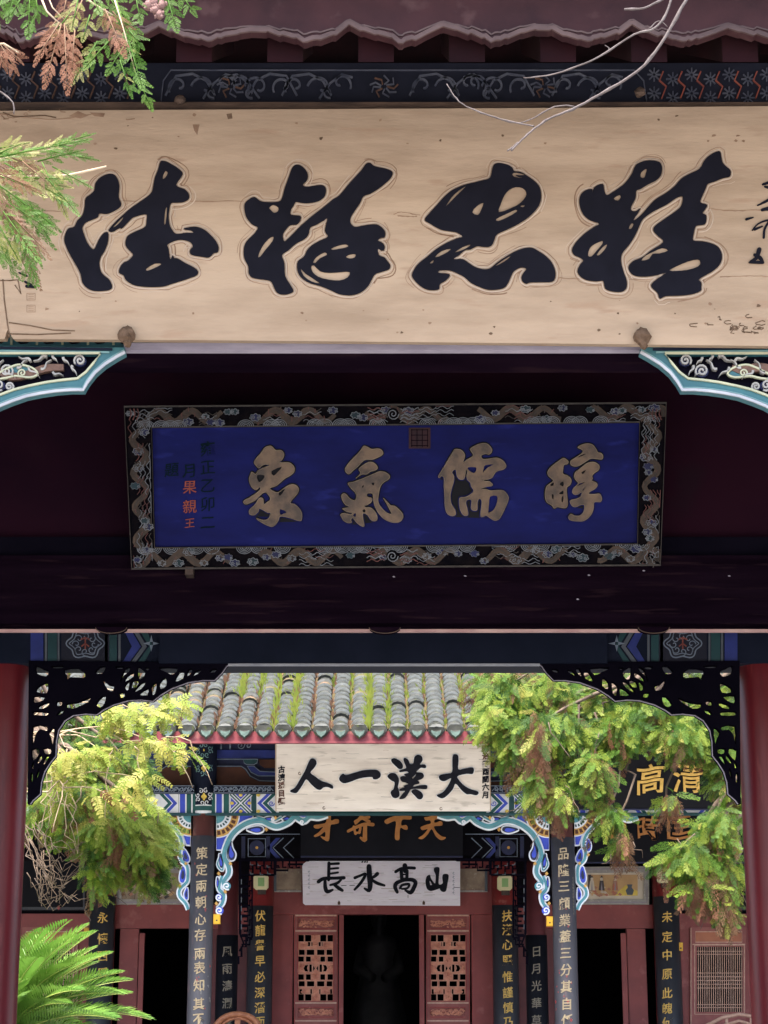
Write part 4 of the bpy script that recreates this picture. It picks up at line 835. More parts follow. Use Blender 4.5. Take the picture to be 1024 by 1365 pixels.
# --- blue and teal carved brackets beside the columns
vk = VP(Y1-.03)
def big_bracket(T):
    m = MB(); tr = (220, 1060, 6.4); X = lambda p: T(xf(p, *tr))
    def rib(p, w_, c, o, wh=13):
        q = catmull([(a, b) for a, b in p], 5, False); n = len(q)
        ww = [w_*(.55+.45*math.sin(math.pi*min(1, max(0, .15+.75*i/(n-1))))) for i in range(n)]
        m.ribbon(vk, [(*v, (ww[i]+2*wh)/6.4) for i, v in enumerate(X(q))], 1, 'hall_white', -.03, o)
        m.ribbon(vk, [(*v, ww[i]/6.4) for i, v in enumerate(X(q))], 1, c, -.03, o+.008)
        if w_ > 30: m.ribbon(vk, [(*v, 1.0) for i, v in enumerate(X([(a+6, b+7) for a, b in q]))], 1, 'hall_white' if c != 'hall_teal' else 'teal_light', -.03, o+.011)
    def drop(p, o=.0):
        q = catmull(X(p), 4); m.poly(vk, offset_poly(q, 1.7), 'hall_white', -.03, o+.01); m.poly(vk, q, 'hall_navy', -.03, o+.016)
        c = (sum(a for a, b in q)/len(q), sum(b for a, b in q)/len(q)); m.poly(vk, [(c[0]+(a-c[0])*.62, c[1]+(b-c[1])*.62+.8) for a, b in q], 'hall_blue', -.03, o+.022)
    m.poly(vk, X([(436,168),(760,168),(745,205),(640,245),(570,315),(520,380),(490,475),(436,470)]), 'hall_white', -.035, -.012)
    m.poly(vk, X([(440,172),(750,172),(735,198),(640,232),(560,305),(508,375),(480,460),(440,462)]), 'hall_blue', -.03, -.006)
    c = T([(220+440/6.4, 1060+168/6.4)])[0]; A0, A1 = (0, math.pi/2) if c[0] < 512 else (math.pi/2, math.pi)
    if T([(0, 0)])[0][0] != 0: A0, A1 = math.pi/2, math.pi
    else: A0, A1 = 0, math.pi/2
    for r0, r1, cc, o in ((0, 31, 'hall_white', .0), (0, 29.5, 'hall_gold', .003), (0, 20, 'hall_white', .006), (0, 11.5, 'hall_teal', .010)):
        seg_ring(m, c[0], c[1], .01, r1, A0, A1, vk, cc, -.03, o)
    for k in range(6):
        a = A0+(A1-A0)*(k+.5)/6; seg_ring(m, c[0], c[1], 21.5, 27, a-.085, a+.085, vk, 'hall_brown', -.01, .006, 3)
        seg_ring(m, c[0], c[1], 14, 17.5, a-.07, a+.07, vk, 'painted_teal', -.01, .009, 3)
    drop([(560,390),(575,450),(600,500),(590,545),(560,555),(540,520),(545,450)]); drop([(700,290),(780,268),(830,275),(835,305),(790,322),(740,312)])
    drop([(468,500),(462,560),(470,610),(490,620),(496,580),(482,530)]); drop([(448,700),(440,750),(446,790),(458,770),(460,720)]); drop([(850,195),(910,185),(925,205),(880,214)])
    drop([(1000,205),(1040,180),(1070,192),(1040,212)])
    rib([(1385,168),(1310,190),(1235,185),(1180,222),(1110,188),(1050,232),(960,268),(890,250),(830,222),(750,224),(660,262),(580,330),(530,420),(505,520),(540,600),(545,670),(500,740),(520,790)], 40, 'hall_teal', .010)
    rib([(780,185),(850,205),(930,215),(1000,185)], 16, 'hall_teal', .004, 9); rib([(1120,168),(1190,180),(1260,165)], 12, 'hall_blue', .004, 8)
    rib([(480,500),(450,590),(490,640),(500,560)], 12, 'hall_teal', .004, 9)
    rib([(490,690),(460,790),(500,850),(490,920),(450,970)], 26, 'hall_teal', .004)
    for cx_, cy_2, rr, cc in ((528, 775, 34, 'hall_teal'), (466, 985, 34, 'hall_blue'), (462, 872, 30, 'hall_blue'), (1170, 232, 20, 'hall_teal'), (925, 205, 18, 'hall_teal')):
        m.poly(vk, X([(cx_+rr*math.cos(a), cy_2+rr*math.sin(a)) for a in [k*math.pi/9 for k in range(18)]]), cc, -.03, .020)
        m.ribbon(vk, X(spiral(cx_, cy_2, rr, 1.3, 1)), 2, 'hall_white', -.02, .026)
    for a, b in ((865, 292), (560, 585), (460, 670), (515, 825), (945, 195), (440, 925)): m.poly(vk, X([(a-16, b), (a, b-18), (a+14, b), (a, b+18)]), 'hall_gold', -.03, .030)
    return m.build('carved_bracket', MH)
def small_bracket(T):
    m = MB(); tr = (220, 1060, 6.4); X = lambda p: T(xf(p, *tr))
    m.poly(vk, X([(-60,165),(222,165),(218,435),(175,430),(150,350),(90,270),(10,215),(-60,205)]), 'hall_white', -.035, -.012)
    m.poly(vk, X([(-60,172),(218,172),(212,422),(185,420),(160,345),(95,262),(10,205),(-60,195)]), 'hall_blue', -.03, -.006)
    c = T([(220+222/6.4, 1060+168/6.4)])[0]
    A0, A1 = (math.pi/2, math.pi) if T([(0, 0)])[0][0] == 0 else (0, math.pi/2)
    for r1, cc, o in ((29, 'hall_white', .0), (27.5, 'hall_gold', .003), (18.5, 'hall_white', .006), (10.5, 'hall_teal', .010)): seg_ring(m, c[0], c[1], .01, r1, A0, A1, vk, cc, -.03, o)
    for k in range(6):
        a = A0+(A1-A0)*(k+.5)/6; seg_ring(m, c[0], c[1], 20, 25.5, a-.085, a+.085, vk, 'hall_brown', -.01, .006, 3); seg_ring(m, c[0], c[1], 13, 16.5, a-.07, a+.07, vk, 'painted_teal', -.01, .009, 3)
    def rib(p, w_, cc, o, wh=12):
        q = catmull(p, 5, False); m.ribbon(vk, [(*v, (w_+2*wh)/6.4) for v in X(q)], 1, 'hall_white', -.03, o); m.ribbon(vk, [(*v, w_/6.4) for v in X(q)], 1, cc, -.03, o+.008)
    def drop(p, o=.0):
        q = catmull(X(p), 4); m.poly(vk, offset_poly(q, 1.5), 'hall_white', -.03, o+.003); m.poly(vk, q, 'hall_blue', -.03, o+.010)
        cc = (sum(a for a, b in q)/len(q), sum(b for a, b in q)/len(q)); m.poly(vk, [(cc[0]+(a-cc[0])*.5, cc[1]+(b-cc[1])*.55) for a, b in q], 'hall_navy', -.03, o+.016)
    drop([(105,375),(82,420),(88,470),(115,475),(122,420)]); drop([(165,460),(205,530),(200,565),(160,560),(150,510)]); drop([(150,610),(128,680),(130,735),(160,745),(178,690),(170,630)]); drop([(190,790),(165,840),(175,885),(195,880)])
    rib([(-320,190),(-240,215),(-160,190),(-80,215),(0,222),(70,275),(125,345),(145,420),(128,480),(140,555),(190,610),(195,700),(185,745),(130,800),(125,860),(175,920),(200,975)], 22, 'hall_teal', .010)
    rib([(-300,175),(-210,185),(-140,170)], 12, 'hall_blue', .004, 8)
    for a, b in ((105, 510), (180, 585), (130, 775)): m.poly(vk, X([(a-14, b), (a, b-16), (a+14, b), (a, b+16)]), 'hall_gold', -.03, .030)
    return m.build('carved_bracket', MH)
for T in ((lambda p: p), (lambda p: mir(p, 1020.5))): big_bracket(T); small_bracket(T)

# --- porch ceiling and the dim beams in the second row
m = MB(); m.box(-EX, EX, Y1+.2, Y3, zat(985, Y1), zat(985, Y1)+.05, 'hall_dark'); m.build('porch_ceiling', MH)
m = MB(); m.box(-EX, EX, Y2, Y2+.15, zat(1146, Y2), zat(1040, Y2), 'hall_dark'); pbm = m.build('porch_beam', MH)
v2 = VP(Y2)
for T in ((lambda p: p), (lambda p: mir(p, 1020.5))):
    m = MB()
    q = lambda p, c, o: m.poly(v2, T(p), c, .0005, o)
    for x in (322, 355): q([(x, 1115), (x+5, 1115), (x+5, 1144), (x, 1144)], 'hall_navy', .004)
    m.ribbon(v2, T([(331,1118),(354,1118),(354,1142),(331,1142)]), 1.1, 'hall_line', .001, .005, closed=True)
    q([(342.5+10*math.cos(a), 1130+10*math.sin(a)) for a in [k*math.pi/8 for k in range(16)]], 'hall_navy', .006)
    q([(342.5+2*math.cos(a), 1130+2*math.sin(a)) for a in [k*math.pi/4 for k in range(8)]], 'hall_gold', .009)
    for x in (378, 392): m.ribbon(v2, T([(x, 1117), (x-14, 1130), (x, 1144)]), 1.3, 'hall_line', .001, .006)
    q([(368, 1117), (374, 1117), (362, 1130), (374, 1144), (368, 1144), (356, 1130)], 'painted_blue', .004)
    m.ribbon(v2, T([(318,1112),(400,1112)]), 1.0, 'hall_line', .001, .006)
    link_sub(m.build('beam_painting'), pbm)
# hanging fretwork
vf = VP(Y2-.05); random.seed(21)
for T in ((lambda p: p), (lambda p: mir(p, 1020.5))):
    m = MB(); zc2 = [0]
    def bar(p, w_=2.2):
        zc2[0] = (zc2[0]+.0013) % .012; m.ribbon(vf, T(p), w_, 'black_wood', -.03, zc2[0])
    bar([(318,1146),(412,1146)], 4); bar([(320,1146),(320,1245)], 3); bar([(320,1166),(366,1166)], 2.6); bar([(366,1148),(366,1166)]); bar([(366,1160),(384,1160),(384,1152),(404,1152)], 2.4); bar([(336,1166),(336,1250)], 2.2)
    for x in range(332, 364, 10): bar([(x,1148),(x,1158),(x+6,1158)]); bar([(x+5,1166),(x+5,1154),(x+10,1154)])
    for x in range(368, 402, 9): bar([(x,1148),(x,1156),(x+5,1156)], 2)
    y = 1170
    while y < 1250:
        k = int(y/10) % 2; bar([(320,y),(330,y),(330,y+6),(325,y+6)]); bar([(336,y+4),(333,y+4),(333,y+11),(322,y+11)]); y += 13
    bar([(336,1250),(328,1250),(328,1262),(322,1262),(322,1275),(318,1275),(318,1285)], 2.6); bar([(320,1245),(325,1258),(319,1268)], 2.2)
    fo = m.build('hanging_fretwork', MH)
    m = MB()
    for x, y in ((334,1150),(344,1151),(356,1153),(334,1162),(347,1163),(357,1162)): m.ribbon(vf, T([(x,y),(x,y+3),(x+4,y+3)]), 1.1, 'painted_grey', .012, .016)
    for y in range(1172, 1240, 12): m.ribbon(vf, T([(322,y),(322,y+7)]), 1.2, 'painted_grey', .012, .016)
    link_sub(m.build('painted_light'), fo)  # grey bits stand for the brightness seen through the fretwork
# --- door wall
v3 = VP(Y3)
m = MB()
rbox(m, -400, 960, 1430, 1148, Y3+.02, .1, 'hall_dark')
m.build('upper_wall', MH)
m = MB()
rbox(m, 362, 1146, 660, 1219, Y3, .12, 'hall_red'); m.build('door_lintel', MH)
m = MB()
for x0, x1 in ((362, 389.5), (629.5, 660)): rbox(m, x0, 1219.5, x1, 1500, Y3, .12, 'hall_red'); 
for x0, x1 in ((451.5, 457.5), (559.5, 566)): rbox(m, x0, 1219.5, x1, 1500, Y3-.04, .14, 'hall_red')
m.ribbon(v3, [(362,1218.5),(386,1218.5),(388,1226),(388,1400)], 1, 'post_red', 0, .006); m.ribbon(v3, [(658,1218.5),(632,1218.5),(630,1226),(630,1400)], 1, 'post_red', 0, .006)
m.build('door_frame', MH)
for T in ((lambda p: p), (lambda p: mir(p, 1020.5))):
    m = MB(); (x0, _), (x1, _) = T([(150, 0)])[0], T([(335, 0)])[0]; a, b = min(x0, x1), max(x0, x1)
    rbox(m, a, 1206, b, 1237.5, Y3, .12, 'hall_red')
    (x0, _), (x1, _) = T([(156, 0)])[0], T([(181, 0)])[0]; rbox(m, min(x0, x1), 1238, max(x0, x1), 1500, Y3, .12, 'hall_red')
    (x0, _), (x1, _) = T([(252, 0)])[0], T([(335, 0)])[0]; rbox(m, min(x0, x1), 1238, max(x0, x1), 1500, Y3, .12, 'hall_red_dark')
    (x0, _), (x1, _) = T([(182, 0)])[0], T([(189, 0)])[0]; rbox(m, min(x0, x1), 1244, max(x0, x1), 1500, Y3-.05, .05, 'hall_red')
    (x0, _), (x1, _) = T([(-300, 0)])[0], T([(122, 0)])[0]; a, b = min(x0, x1), max(x0, x1)
    rbox(m, a, 1218, b, 1237.5, Y3-.01, .12, 'hall_red'); rbox(m, a, 1237, b, 1500, Y3, .1, 'hall_red')
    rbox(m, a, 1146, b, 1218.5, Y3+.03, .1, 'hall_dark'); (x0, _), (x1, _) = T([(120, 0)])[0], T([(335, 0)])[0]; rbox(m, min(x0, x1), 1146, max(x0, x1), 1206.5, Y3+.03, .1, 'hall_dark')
    m.build('wall', MH)
# wall strips beside the white plaque
for x0, x1 in ((366, 402), (613, 650)):
    m = MB(); rbox(m, x0, 1158, x1, 1186, Y3-.02, .03, 'paint_faded'); m.ribbon(VP(Y3-.02), [(x0, 1188), (x1, 1188)], 2.4, 'grey_frame', 0, .01); m.ribbon(VP(Y3-.02), [(x0+1 if x0 < 500 else x1-2, 1158), (x0+1 if x0 < 500 else x1-2, 1188)], 3.4, 'painted_grey', 0, .012)
    m.build('transom_panel', MH)
# interior shell, dark
m = MB(); m.box(-EX, EX, 30, 30.2, FL, 7, 'hall_dark'); m.box(-EX, -EX+.2, 21, 30, FL, 6, 'hall_dark'); m.box(EX-.2, EX, 21, 30, FL, 6, 'hall_dark')
m.add([(-EX, Y3+.1, 5.4), (EX, Y3+.1, 5.4), (EX, 30, 5.4), (-EX, 30, 5.4)], [(0,1,2,3)], 'hall_dark')
m.add([(-EX, Y3+.2, FL+.01), (EX, Y3+.2, FL+.01), (EX, 30, FL+.01), (-EX, 30, FL+.01)], [(0,1,2,3)], 'hall_dark'); m.build('inner_wall', MH)
# --- posts along the door wall
PR = .155
posts = []
for px in (348, 672.5, 138, 887):
    x = P(px, 1230, Y3).x; m = MB(); m.lathe((x, Y3-.06, FL), [(PR*1.4, 0), (PR*1.4, .12), (PR, .2), (PR, zat(1140, Y3)-FL)], 'post_red', 28); posts.append((x, m.build('post', MH, True)))
# --- the two carved lattice leaves of the middle door
tr = (380, 1210, 8.806)
def leaf(T):
    m = MB(); L_ = lambda p: T(xf(p, *tr)); pl = VP(Y3+.02)
    lat = [(150,312),(572,312),(572,1098),(150,1098)]; top = [(150,110),(580,110),(580,250),(150,250)]; bot = [(155,1170),(572,1170),(572,1285),(155,1285)]
    fr_ = [(104,72),(622,72),(622,1760),(104,1760)]; low = [(160,1380),(568,1380),(568,1700),(160,1700)]
    m.poly(pl, L_(fr_), 'door_wood', -.05, 0, holes=[L_(lat), L_(top), L_(bot), L_(low)])
    for q in (top, bot, low): m.poly(pl, L_(q), 'door_wood', -.05, -.022)
    for q in (top, bot, lat, low): m.ribbon(pl, L_(q), 1.5, 'post_red', -.02, .012, closed=True)
    for y in (92, 272, 1118, 1328): m.ribbon(pl, L_([(120, y), (606, y)]), 2.0, 'pale_cane', 0, .014)
    m.ribbon(pl, L_([(112, 80), (112, 1700)]), 1.2, 'post_red', 0, .01); m.ribbon(pl, L_([(612, 80), (612, 1700)]), 1.2, 'post_red', 0, .01)
    d = m.build('door_leaf', MH)
    rows = [(318,395,((157,220),(236,308),(414,484),(500,563))),(492,553,((164,230),(256,343),(377,462),(488,553))),(572,632,((156,220),(246,302),(416,470),(500,563))),(780,845,((156,220),(246,302),(416,470),(500,563))),
            (862,922,((162,230),(258,343),(377,462),(488,553))),(1015,1090,((157,220),(236,308),(414,484),(500,563))),(665,752,((286,314),(406,434))),(402,450,((268,296),(310,322),(396,418),(432,440))),(955,1010,((170,200),(298,316),(402,416),(530,552)))]
    hs = [[(a,y0),(b,y0),(b,y1),(a,y1)] for y0, y1, xs in rows for a, b in xs]
    hs += [[(218,710),(235,675),(272,668),(258,710),(272,748),(235,745)], [(498,710),(481,675),(446,668),(460,710),(446,748),(481,745)], [(330,680),(352,710),(330,745)], [(388,680),(366,710),(388,745)]]
    m = MB(); m.poly(pl, L_(lat), 'carved_wood', -.035, -.012, holes=[L_(h) for h in hs])
    random.seed(9)
    for (cx, cy, w_, h_) in ((358,352,40,34),(358,430,48,40),(225,440,60,26),(490,440,60,26),(358,600,36,40),(358,790,34,44),(188,700,30,46),(535,700,30,46),(230,985,55,26),(490,985,55,26),(358,990,40,34),(358,1060,40,30)):
        for k in range(7):
            a_ = random.uniform(0, 6.28); q = L_([(cx+w_*.6*random.uniform(-1, 1), cy+h_*.6*random.uniform(-1, 1))])[0]; c = pl.pt(q[0], q[1], -.008)
            m.blob(c, (.016, .014, .012), 'carved_wood', 6, .3)
    for h in hs: m.ribbon(pl, L_(offset_poly(h, 5)), .55, 'pale_cane', -.012, -.006, closed=True)
    link_sub(m.build('lattice'), d)
    for (x0, x1, y0, y1) in ((170,560,140,228),(175,560,1190,1262)):
        m = MB()
        for k in range(46):
            cx, cy = random.uniform(x0, x1), random.uniform(y0, y1); q = L_([(cx, cy)])[0]; c = pl.pt(q[0], q[1], -.018); m.blob(c, (.022*random.uniform(.6, 1.4), .012, .010), 'carved_wood', 6, .35)
        for k in range(7):
            xx = x0+(x1-x0)*(k+.5)/7; m.ribbon(pl, L_(spiral(xx, (y0+y1)/2, 32, 1.2, k, 1 if k % 2 else -1)), .9, 'carved_wood', -.02, -.006)
        link_sub(m.build('carved_panel'), d)
leaf(lambda p: p); leaf(lambda p: mir(p, 1018.5))
# --- lattice windows of the side bays
def window(T):
    m = MB(); pl = VP(Y3-.02); q = lambda p, c, o0, o1, h=(): m.poly(pl, T(p), c, o0, o1, holes=[T(k) for k in h])
    q([(920,1236),(994,1236),(994,1368),(920,1368)], 'door_wood', -.02, .012, [[(929,1262),(990,1262),(990,1349),(929,1349)], [(927,1242),(989,1242),(989,1256),(927,1256)]])
    q([(927,1242),(989,1242),(989,1256),(927,1256)], 'panel_orange', -.015, .004); m.ribbon(pl, T([(927,1242),(989,1242),(989,1256),(927,1256)]), 1.2, 'pale_cane', .0, .016, closed=True)
    m.ribbon(pl, T([(923,1259),(993,1259)]), 1.4, 'pale_cane', .01, .018); m.ribbon(pl, T([(926,1260),(992,1260),(992,1352),(926,1352)]), 1.2, 'pale_cane', .01, .017, closed=True); m.ribbon(pl, T([(921,1237),(921,1368)]), 1, 'pale_cane', .01, .016)
    q([(929,1262),(990,1262),(990,1349),(929,1349)], 'hall_dark', -.019, -.012)
    wd = m.build('window', MH); m = MB()
    for i in range(21): x = 931+i*2.9; m.ribbon(pl, T([(x,1262),(x,1349)]), .85, 'pale_cane', -.01, .002)
    for y in (1268,1272,1297,1302,1307,1312,1317,1339,1343): m.ribbon(pl, T([(929,y),(990,y)]), .85, 'pale_cane', -.01, .004)
    link_sub(m.build('lattice'), wd)
window(lambda p: p); window(lambda p: mir(p, 1024))

# ================================================================== PAINTINGS over the side doors
def painting(T, faded):
    pl = VP(Y3-.01)
    a = pl.pt(*T([(815, 1205)])[0])
    th = thing('painting', 'framed painting of robed figures in a room above the right-hand doorway' if not faded else 'faded framed painting above the left-hand doorway, half hidden by cypress twigs', 'painting', tuple(a))
    m = MB(); q = lambda p, c, o0, o1: m.poly(pl, T(p), c, o0, o1)
    m.poly(pl, T([(771,1156),(865,1155),(865,1206),(771,1206)]), 'grey_frame', 0, .03, holes=[T([(779,1164),(858,1163),(858,1199),(779,1199)])]); m.ribbon(pl, T([(774,1159),(862,1158),(862,1203),(774,1203)]), 1.4, 'lilac_plank', .03, .036, closed=True); m.build('frame', th)
    m = MB(); q([(779,1164),(858,1163),(858,1199),(779,1199)], 'paint_faded' if faded else 'paint_pale', 0, .006)
    if not faded:
        q([(785,1166),(827,1166),(827,1194),(785,1194)], 'paint_ochre', .006, .008); q([(826,1166),(850,1166),(850,1194),(822,1194)], 'paint_ochre', .006, .0085); q([(784,1166),(788,1166),(788,1188),(784,1188)], 'paint_dark', .006, .010)
        q([(818,1194),(834,1180),(850,1188),(850,1194)], 'hall_yellow', .0085, .0095)
        random.seed(4)
        for k in range(26): x, y = random.uniform(783, 828), random.uniform(1182, 1194); q([(x-3, y), (x, y-2), (x+3, y), (x+1, y+2)], random.choice(['paint_red', 'paint_red', 'paint_pale']), .008, .0095+.0002*k)
        for x, c in ((802, 'paint_dark'), (820, 'paint_red'), (789, 'paint_pale')):
            q([(x-4, 1187), (x-2.4, 1174), (x+2.4, 1174), (x+4, 1187)], c, .008, .016); q([(x-1.6, 1174), (x-1.8, 1171), (x, 1169), (x+1.8, 1171), (x+1.6, 1174)], 'paint_pale', .008, .017); q([(x-1.8, 1170), (x, 1167), (x+1.8, 1170)], 'paint_dark', .008, .018)
            q([(x-1, 1187), (x, 1175), (x+1, 1187)], 'lilac_plank', .008, .0185)
        q([(836,1193), (834,1187), (837,1183), (836,1179), (843,1179), (842,1183), (845,1187), (843,1193)], 'painted_grey', .009, .014)
    else:
        random.seed(8)
        for k in range(30): x, y = random.uniform(782, 850), random.uniform(1170, 1196); q([(x-3, y), (x, y-2.4), (x+3, y), (x+1, y+2.4)], random.choice(['paint_red', 'paint_dark', 'paint_pale', 'paint_ochre']), .006, .008+.0002*k)
    m.build('picture', th)
painting(lambda p: p, False); painting(lambda p: mir(p, 1020.5), True)

# ================================================================== FAR SIGNBOARDS
W = TP(990, 20.95, 1082, 21.2)
wb = thing('signboard', 'cream white signboard with black brush characters under the tiled eave', 'signboard', tuple(W.pt(510, 1082)))
m = MB(); m.poly(W, [(367,989),(653,990),(654.5,1081.5),(367,1081.5)], 'white_board', -.05, 0, back=True)
m.ribbon(W, [(367.8,989),(367.8,1081.5)], 1.6, 'tan_rim', 0, .004); m.ribbon(W, [(653,990),(654,1081)], 1.4, 'tan_wood', 0, .004); bd = m.build('board', wb)
m = MB(); random.seed(2)
for k in range(26):
    x, y, l_ = random.uniform(375, 640), random.uniform(993, 1076), random.uniform(5, 30); m.ribbon(W, [(x, y), (x+l_*.5, y+random.uniform(-.5, .5)), (x+l_, y+random.uniform(-.6, .6))], random.uniform(.3, .9), random.choice(['tan_rim', 'grey_frame']), .0003, .0012)
for x, y in ((399.5, 1031), (432, 1077), (588, 1078)): m.ribbon(W, [(x+1.6*math.cos(a), y+1.8*math.sin(a)) for a in [k*.9 for k in range(7)]], .9, 'knot', .0003, .002)
link_sub(m.build('wear_marks'), bd)
WC = [((360,980,6.4), [[(350,200),(385,205),(398,240),(375,280),(345,320),(390,355),(440,390),(500,410),(535,430),(535,455),(490,440),(455,445),(430,465),(395,455),(350,415),(310,375),(280,420),(250,465),(225,492),(180,485),(175,470),(215,445),(260,370),(300,300),(325,240)]], [[]]),
      ((360,980,6.4), [[(590,375),(600,345),(625,328),(650,340),(720,320),(790,300),(860,295),(915,297),(943,325),(940,355),(910,375),(880,372),(870,355),(800,360),(740,375),(690,395),(640,408),(610,400)]], [[]]),
      ((510,980,6.827), [[(80,220),(110,210),(160,235),(185,270),(180,300),(150,305),(115,275),(85,245)], [(45,375),(75,345),(120,350),(145,385),(150,420),(140,470),(150,500),(155,545),(130,570),(95,565),(75,530),(80,505),(100,490),(110,430),(80,410)],
        [(155,320),(200,305),(215,290),(190,225),(205,205),(235,225),(250,260),(280,255),(290,200),(320,178),(355,190),(365,225),(340,265),(380,265),(398,280),(390,298),(350,295),(330,310),(310,335),(355,340),(378,365),(360,395),(320,410),(335,425),(330,440),(290,450),(280,470),(340,455),(400,455),(408,475),(390,490),(320,485),(260,490),(240,520),(205,570),(160,580),(155,570),(185,530),(205,505),(155,505),(160,488),(200,472),(190,460),(235,445),(210,430),(175,420),(160,385),(185,370),(215,375),(195,355),(235,342),(220,328),(160,335)],
        [(262,510),(300,490),(350,515),(370,550),(355,578),(325,580),(295,550)]], [[], [], [[(268,385),(305,352),(298,372),(275,397)]], []]),
      ((510,980,6.827), [[(640,185),(665,172),(688,185),(692,230),(690,310),(740,305),(800,293),(828,300),(830,330),(815,352),(760,350),(685,370),(690,400),(740,455),(800,490),(865,510),(873,530),(850,545),(800,535),(765,535),(720,500),(665,440),(640,490),(590,545),(545,573),(500,555),(500,540),(540,525),(590,470),(625,390),(570,415),(530,410),(512,380),(530,360),(580,350),(632,335),(635,240)]], [[]])]
for tr_, outs, hs in WC:
    m = MB()
    for i, o_ in enumerate(outs):
        p = catmull(xf(o_, *tr_), 3); m.poly(W, offset_poly(p, .9), 'hall_white', -.001, .003); m.poly(W, p, 'ink_far', .002, .014, holes=hs[i])if not hs[i] else m.poly(W, p, 'ink_far', .002, .014, holes=[xf(h, *tr_) for h in hs[i]])
    m.build('character', wb)
m = MB(); fw = lambda px, py, off: W.pt(px, py, off)
for k, c in enumerate('同治癸酉閏六月'): put_glyph(m, c, fw, 647.5, 997.5+k*10.3, 9.6, 'ink_far' if k > 1 else 'hall_brown', .005, .035)
for k, c in enumerate('古滇孫目題'): put_glyph(m, c, fw, 375.3, 1025.5+k*10.6, 9.6, 'ink_far' if k < 2 else 'hall_brown', .005, .035)
m.build('inscription', wb)

K = VP(23.3)
kb = thing('signboard', 'black lacquered signboard with four orange gilt characters, above the lilac white plaque', 'signboard', tuple(K.pt(508, 1144)))
m = MB(); m.poly(K, [(401,1062),(617,1062),(617,1143),(401,1143)], 'black_board', -.05, 0); m.ribbon(K, [(401,1142),(617,1142)], 2.2, 'hall_navy', 0, .01); m.build('board', kb)
g1 = (400,1080,8.533); g2 = (500,1080,8.533)
def outline_char(th, pl, tr_, outs, mm, o0, o1, hs=None):
    m = MB()
    for i, o_ in enumerate(outs): m.poly(pl, catmull(xf(o_, *tr_), 3), mm, o0, o1, holes=[catmull(xf(h, *tr_), 2) for h in (hs[i] if hs else [])])
    return m.build('character', th)
def stroke_char(th, pl, tr_, ss, mm, o0, o1):
    m = MB()
    for i, s_ in enumerate(ss): m.stroke(pl, xf(s_, *tr_), mm, o0, o1+.0009*i)
    return m.build('character', th)
outline_char(kb, K, g1, [[(300,10),(355,10),(352,115),(400,105),(440,110),(440,145),(390,160),(350,170),(340,250),(330,340),(300,350),(245,315),(240,295),(285,305),(285,245),(230,285),(175,305),(160,290),(210,255),(265,190),(210,210),(170,205),(155,185),(170,170),(230,160),(300,135)]], 'orange_gilt', 0, .02)
stroke_char(kb, K, g1, [[(625,130,26),(700,95,32),(785,80,30)], [(715,10,36),(700,70,40),(635,150,30)], [(715,95,28),(785,130,36)], [(548,240,30),(640,195,34),(740,160,34),(830,165,38)], [(742,170,44),(738,300,48),(735,340,46),(690,315,24)], [(612,190,28),(632,268,28)], [(618,196,26),(685,188,28),(675,258,26)], [(632,262,22),(682,252,22)]], 'orange_gilt', 0, .018)
outline_char(kb, K, g2, [[(108,125),(130,105),(200,75),(280,58),(370,52),(410,65),(418,95),(390,108),(310,110),(300,175),(350,170),(372,195),(365,222),(330,218),(290,200),(280,270),(278,330),(255,342),(228,325),(228,250),(238,130),(180,140),(140,158),(115,145)]], 'orange_gilt', 0, .02)
outline_char(kb, K, g2, [[(560,85),(600,78),(680,58),(740,65),(738,95),(680,110),(680,145),(740,125),(768,145),(760,175),(700,180),(670,190),(700,250),(760,300),(805,310),(790,330),(745,338),(690,295),(645,215),(600,275),(545,328),(498,325),(500,312),(550,280),(600,215),(545,228),(520,210),(525,190),(590,165),(635,150),(625,115),(580,118)]], 'orange_gilt', 0, .02)

LB = TP(1146, 24.75, 1207, 24.88)
lb = thing('signboard', 'lilac white plaque with slate brush characters over the open doorway', 'signboard', tuple(LB.pt(508, 1207)))
m = MB(); m.poly(LB, [(403,1153),(408,1149),(425,1146),(600,1147),(613.5,1148),(613.5,1207.5),(407,1206.5),(404,1204)], 'lilac_board', -.04, 0, back=True); bd = m.build('board', lb)
m = MB(); random.seed(6)
for k in range(40):
    x, y, l_ = random.uniform(406, 605), random.uniform(1149, 1204), random.uniform(4, 22); m.ribbon(LB, [(x, y), (x+l_, y+random.uniform(-.4, .4))], random.uniform(.25, .6), random.choice(['tan_rim', 'grey_frame', 'grey_frame']), .0003, .001)
for x in (452, 565): m.poly(LB, [(x-1.8, 1203), (x, 1200), (x+1.8, 1203), (x+1.6, 1206), (x-1.6, 1206)], 'knot', .0003, .006)
m.ribbon(LB, [(455,1180.3),(462,1180.3)], .8, 'ink', .0003, .0014); m.ribbon(LB, [(466,1180.4),(473,1180)], .8, 'ink', .0003, .0014); m.ribbon(LB, [(605,1183),(613,1183)], .7, 'ink', .0003, .0014); m.ribbon(LB, [(544,1193),(544,1197)], .6, 'ink', .0003, .0014)
link_sub(m.build('wear_marks'), bd)
stroke_char(lb, LB, g1, [[(325,612,26),(440,606,30)], [(330,600,36),(326,790,36)], [(340,666,24),(435,658,24)], [(340,722,24),(432,708,24)], [(210,812,42),(270,778,40),(400,772,34),(500,768,40)], [(285,800,34),(288,880,44),(312,925,44),(372,905,24)], [(470,788,24),(420,830,30),(345,850,24)], [(390,845,32),(440,885,40),(482,912,32)]], 'ink_far', 0, .010)
stroke_char(lb, LB, g1, [[(785,640,56),(790,740,60),(798,850,56),(785,912,44),(735,890,24)], [(625,768,34),(690,742,28),(745,722,30),(725,775,34),(680,840,32),(622,902,26)], [(880,722,42),(850,750,36),(812,775,26)], [(815,790,30),(880,830,36),(960,855,26)]], 'ink_far', 0, .010)
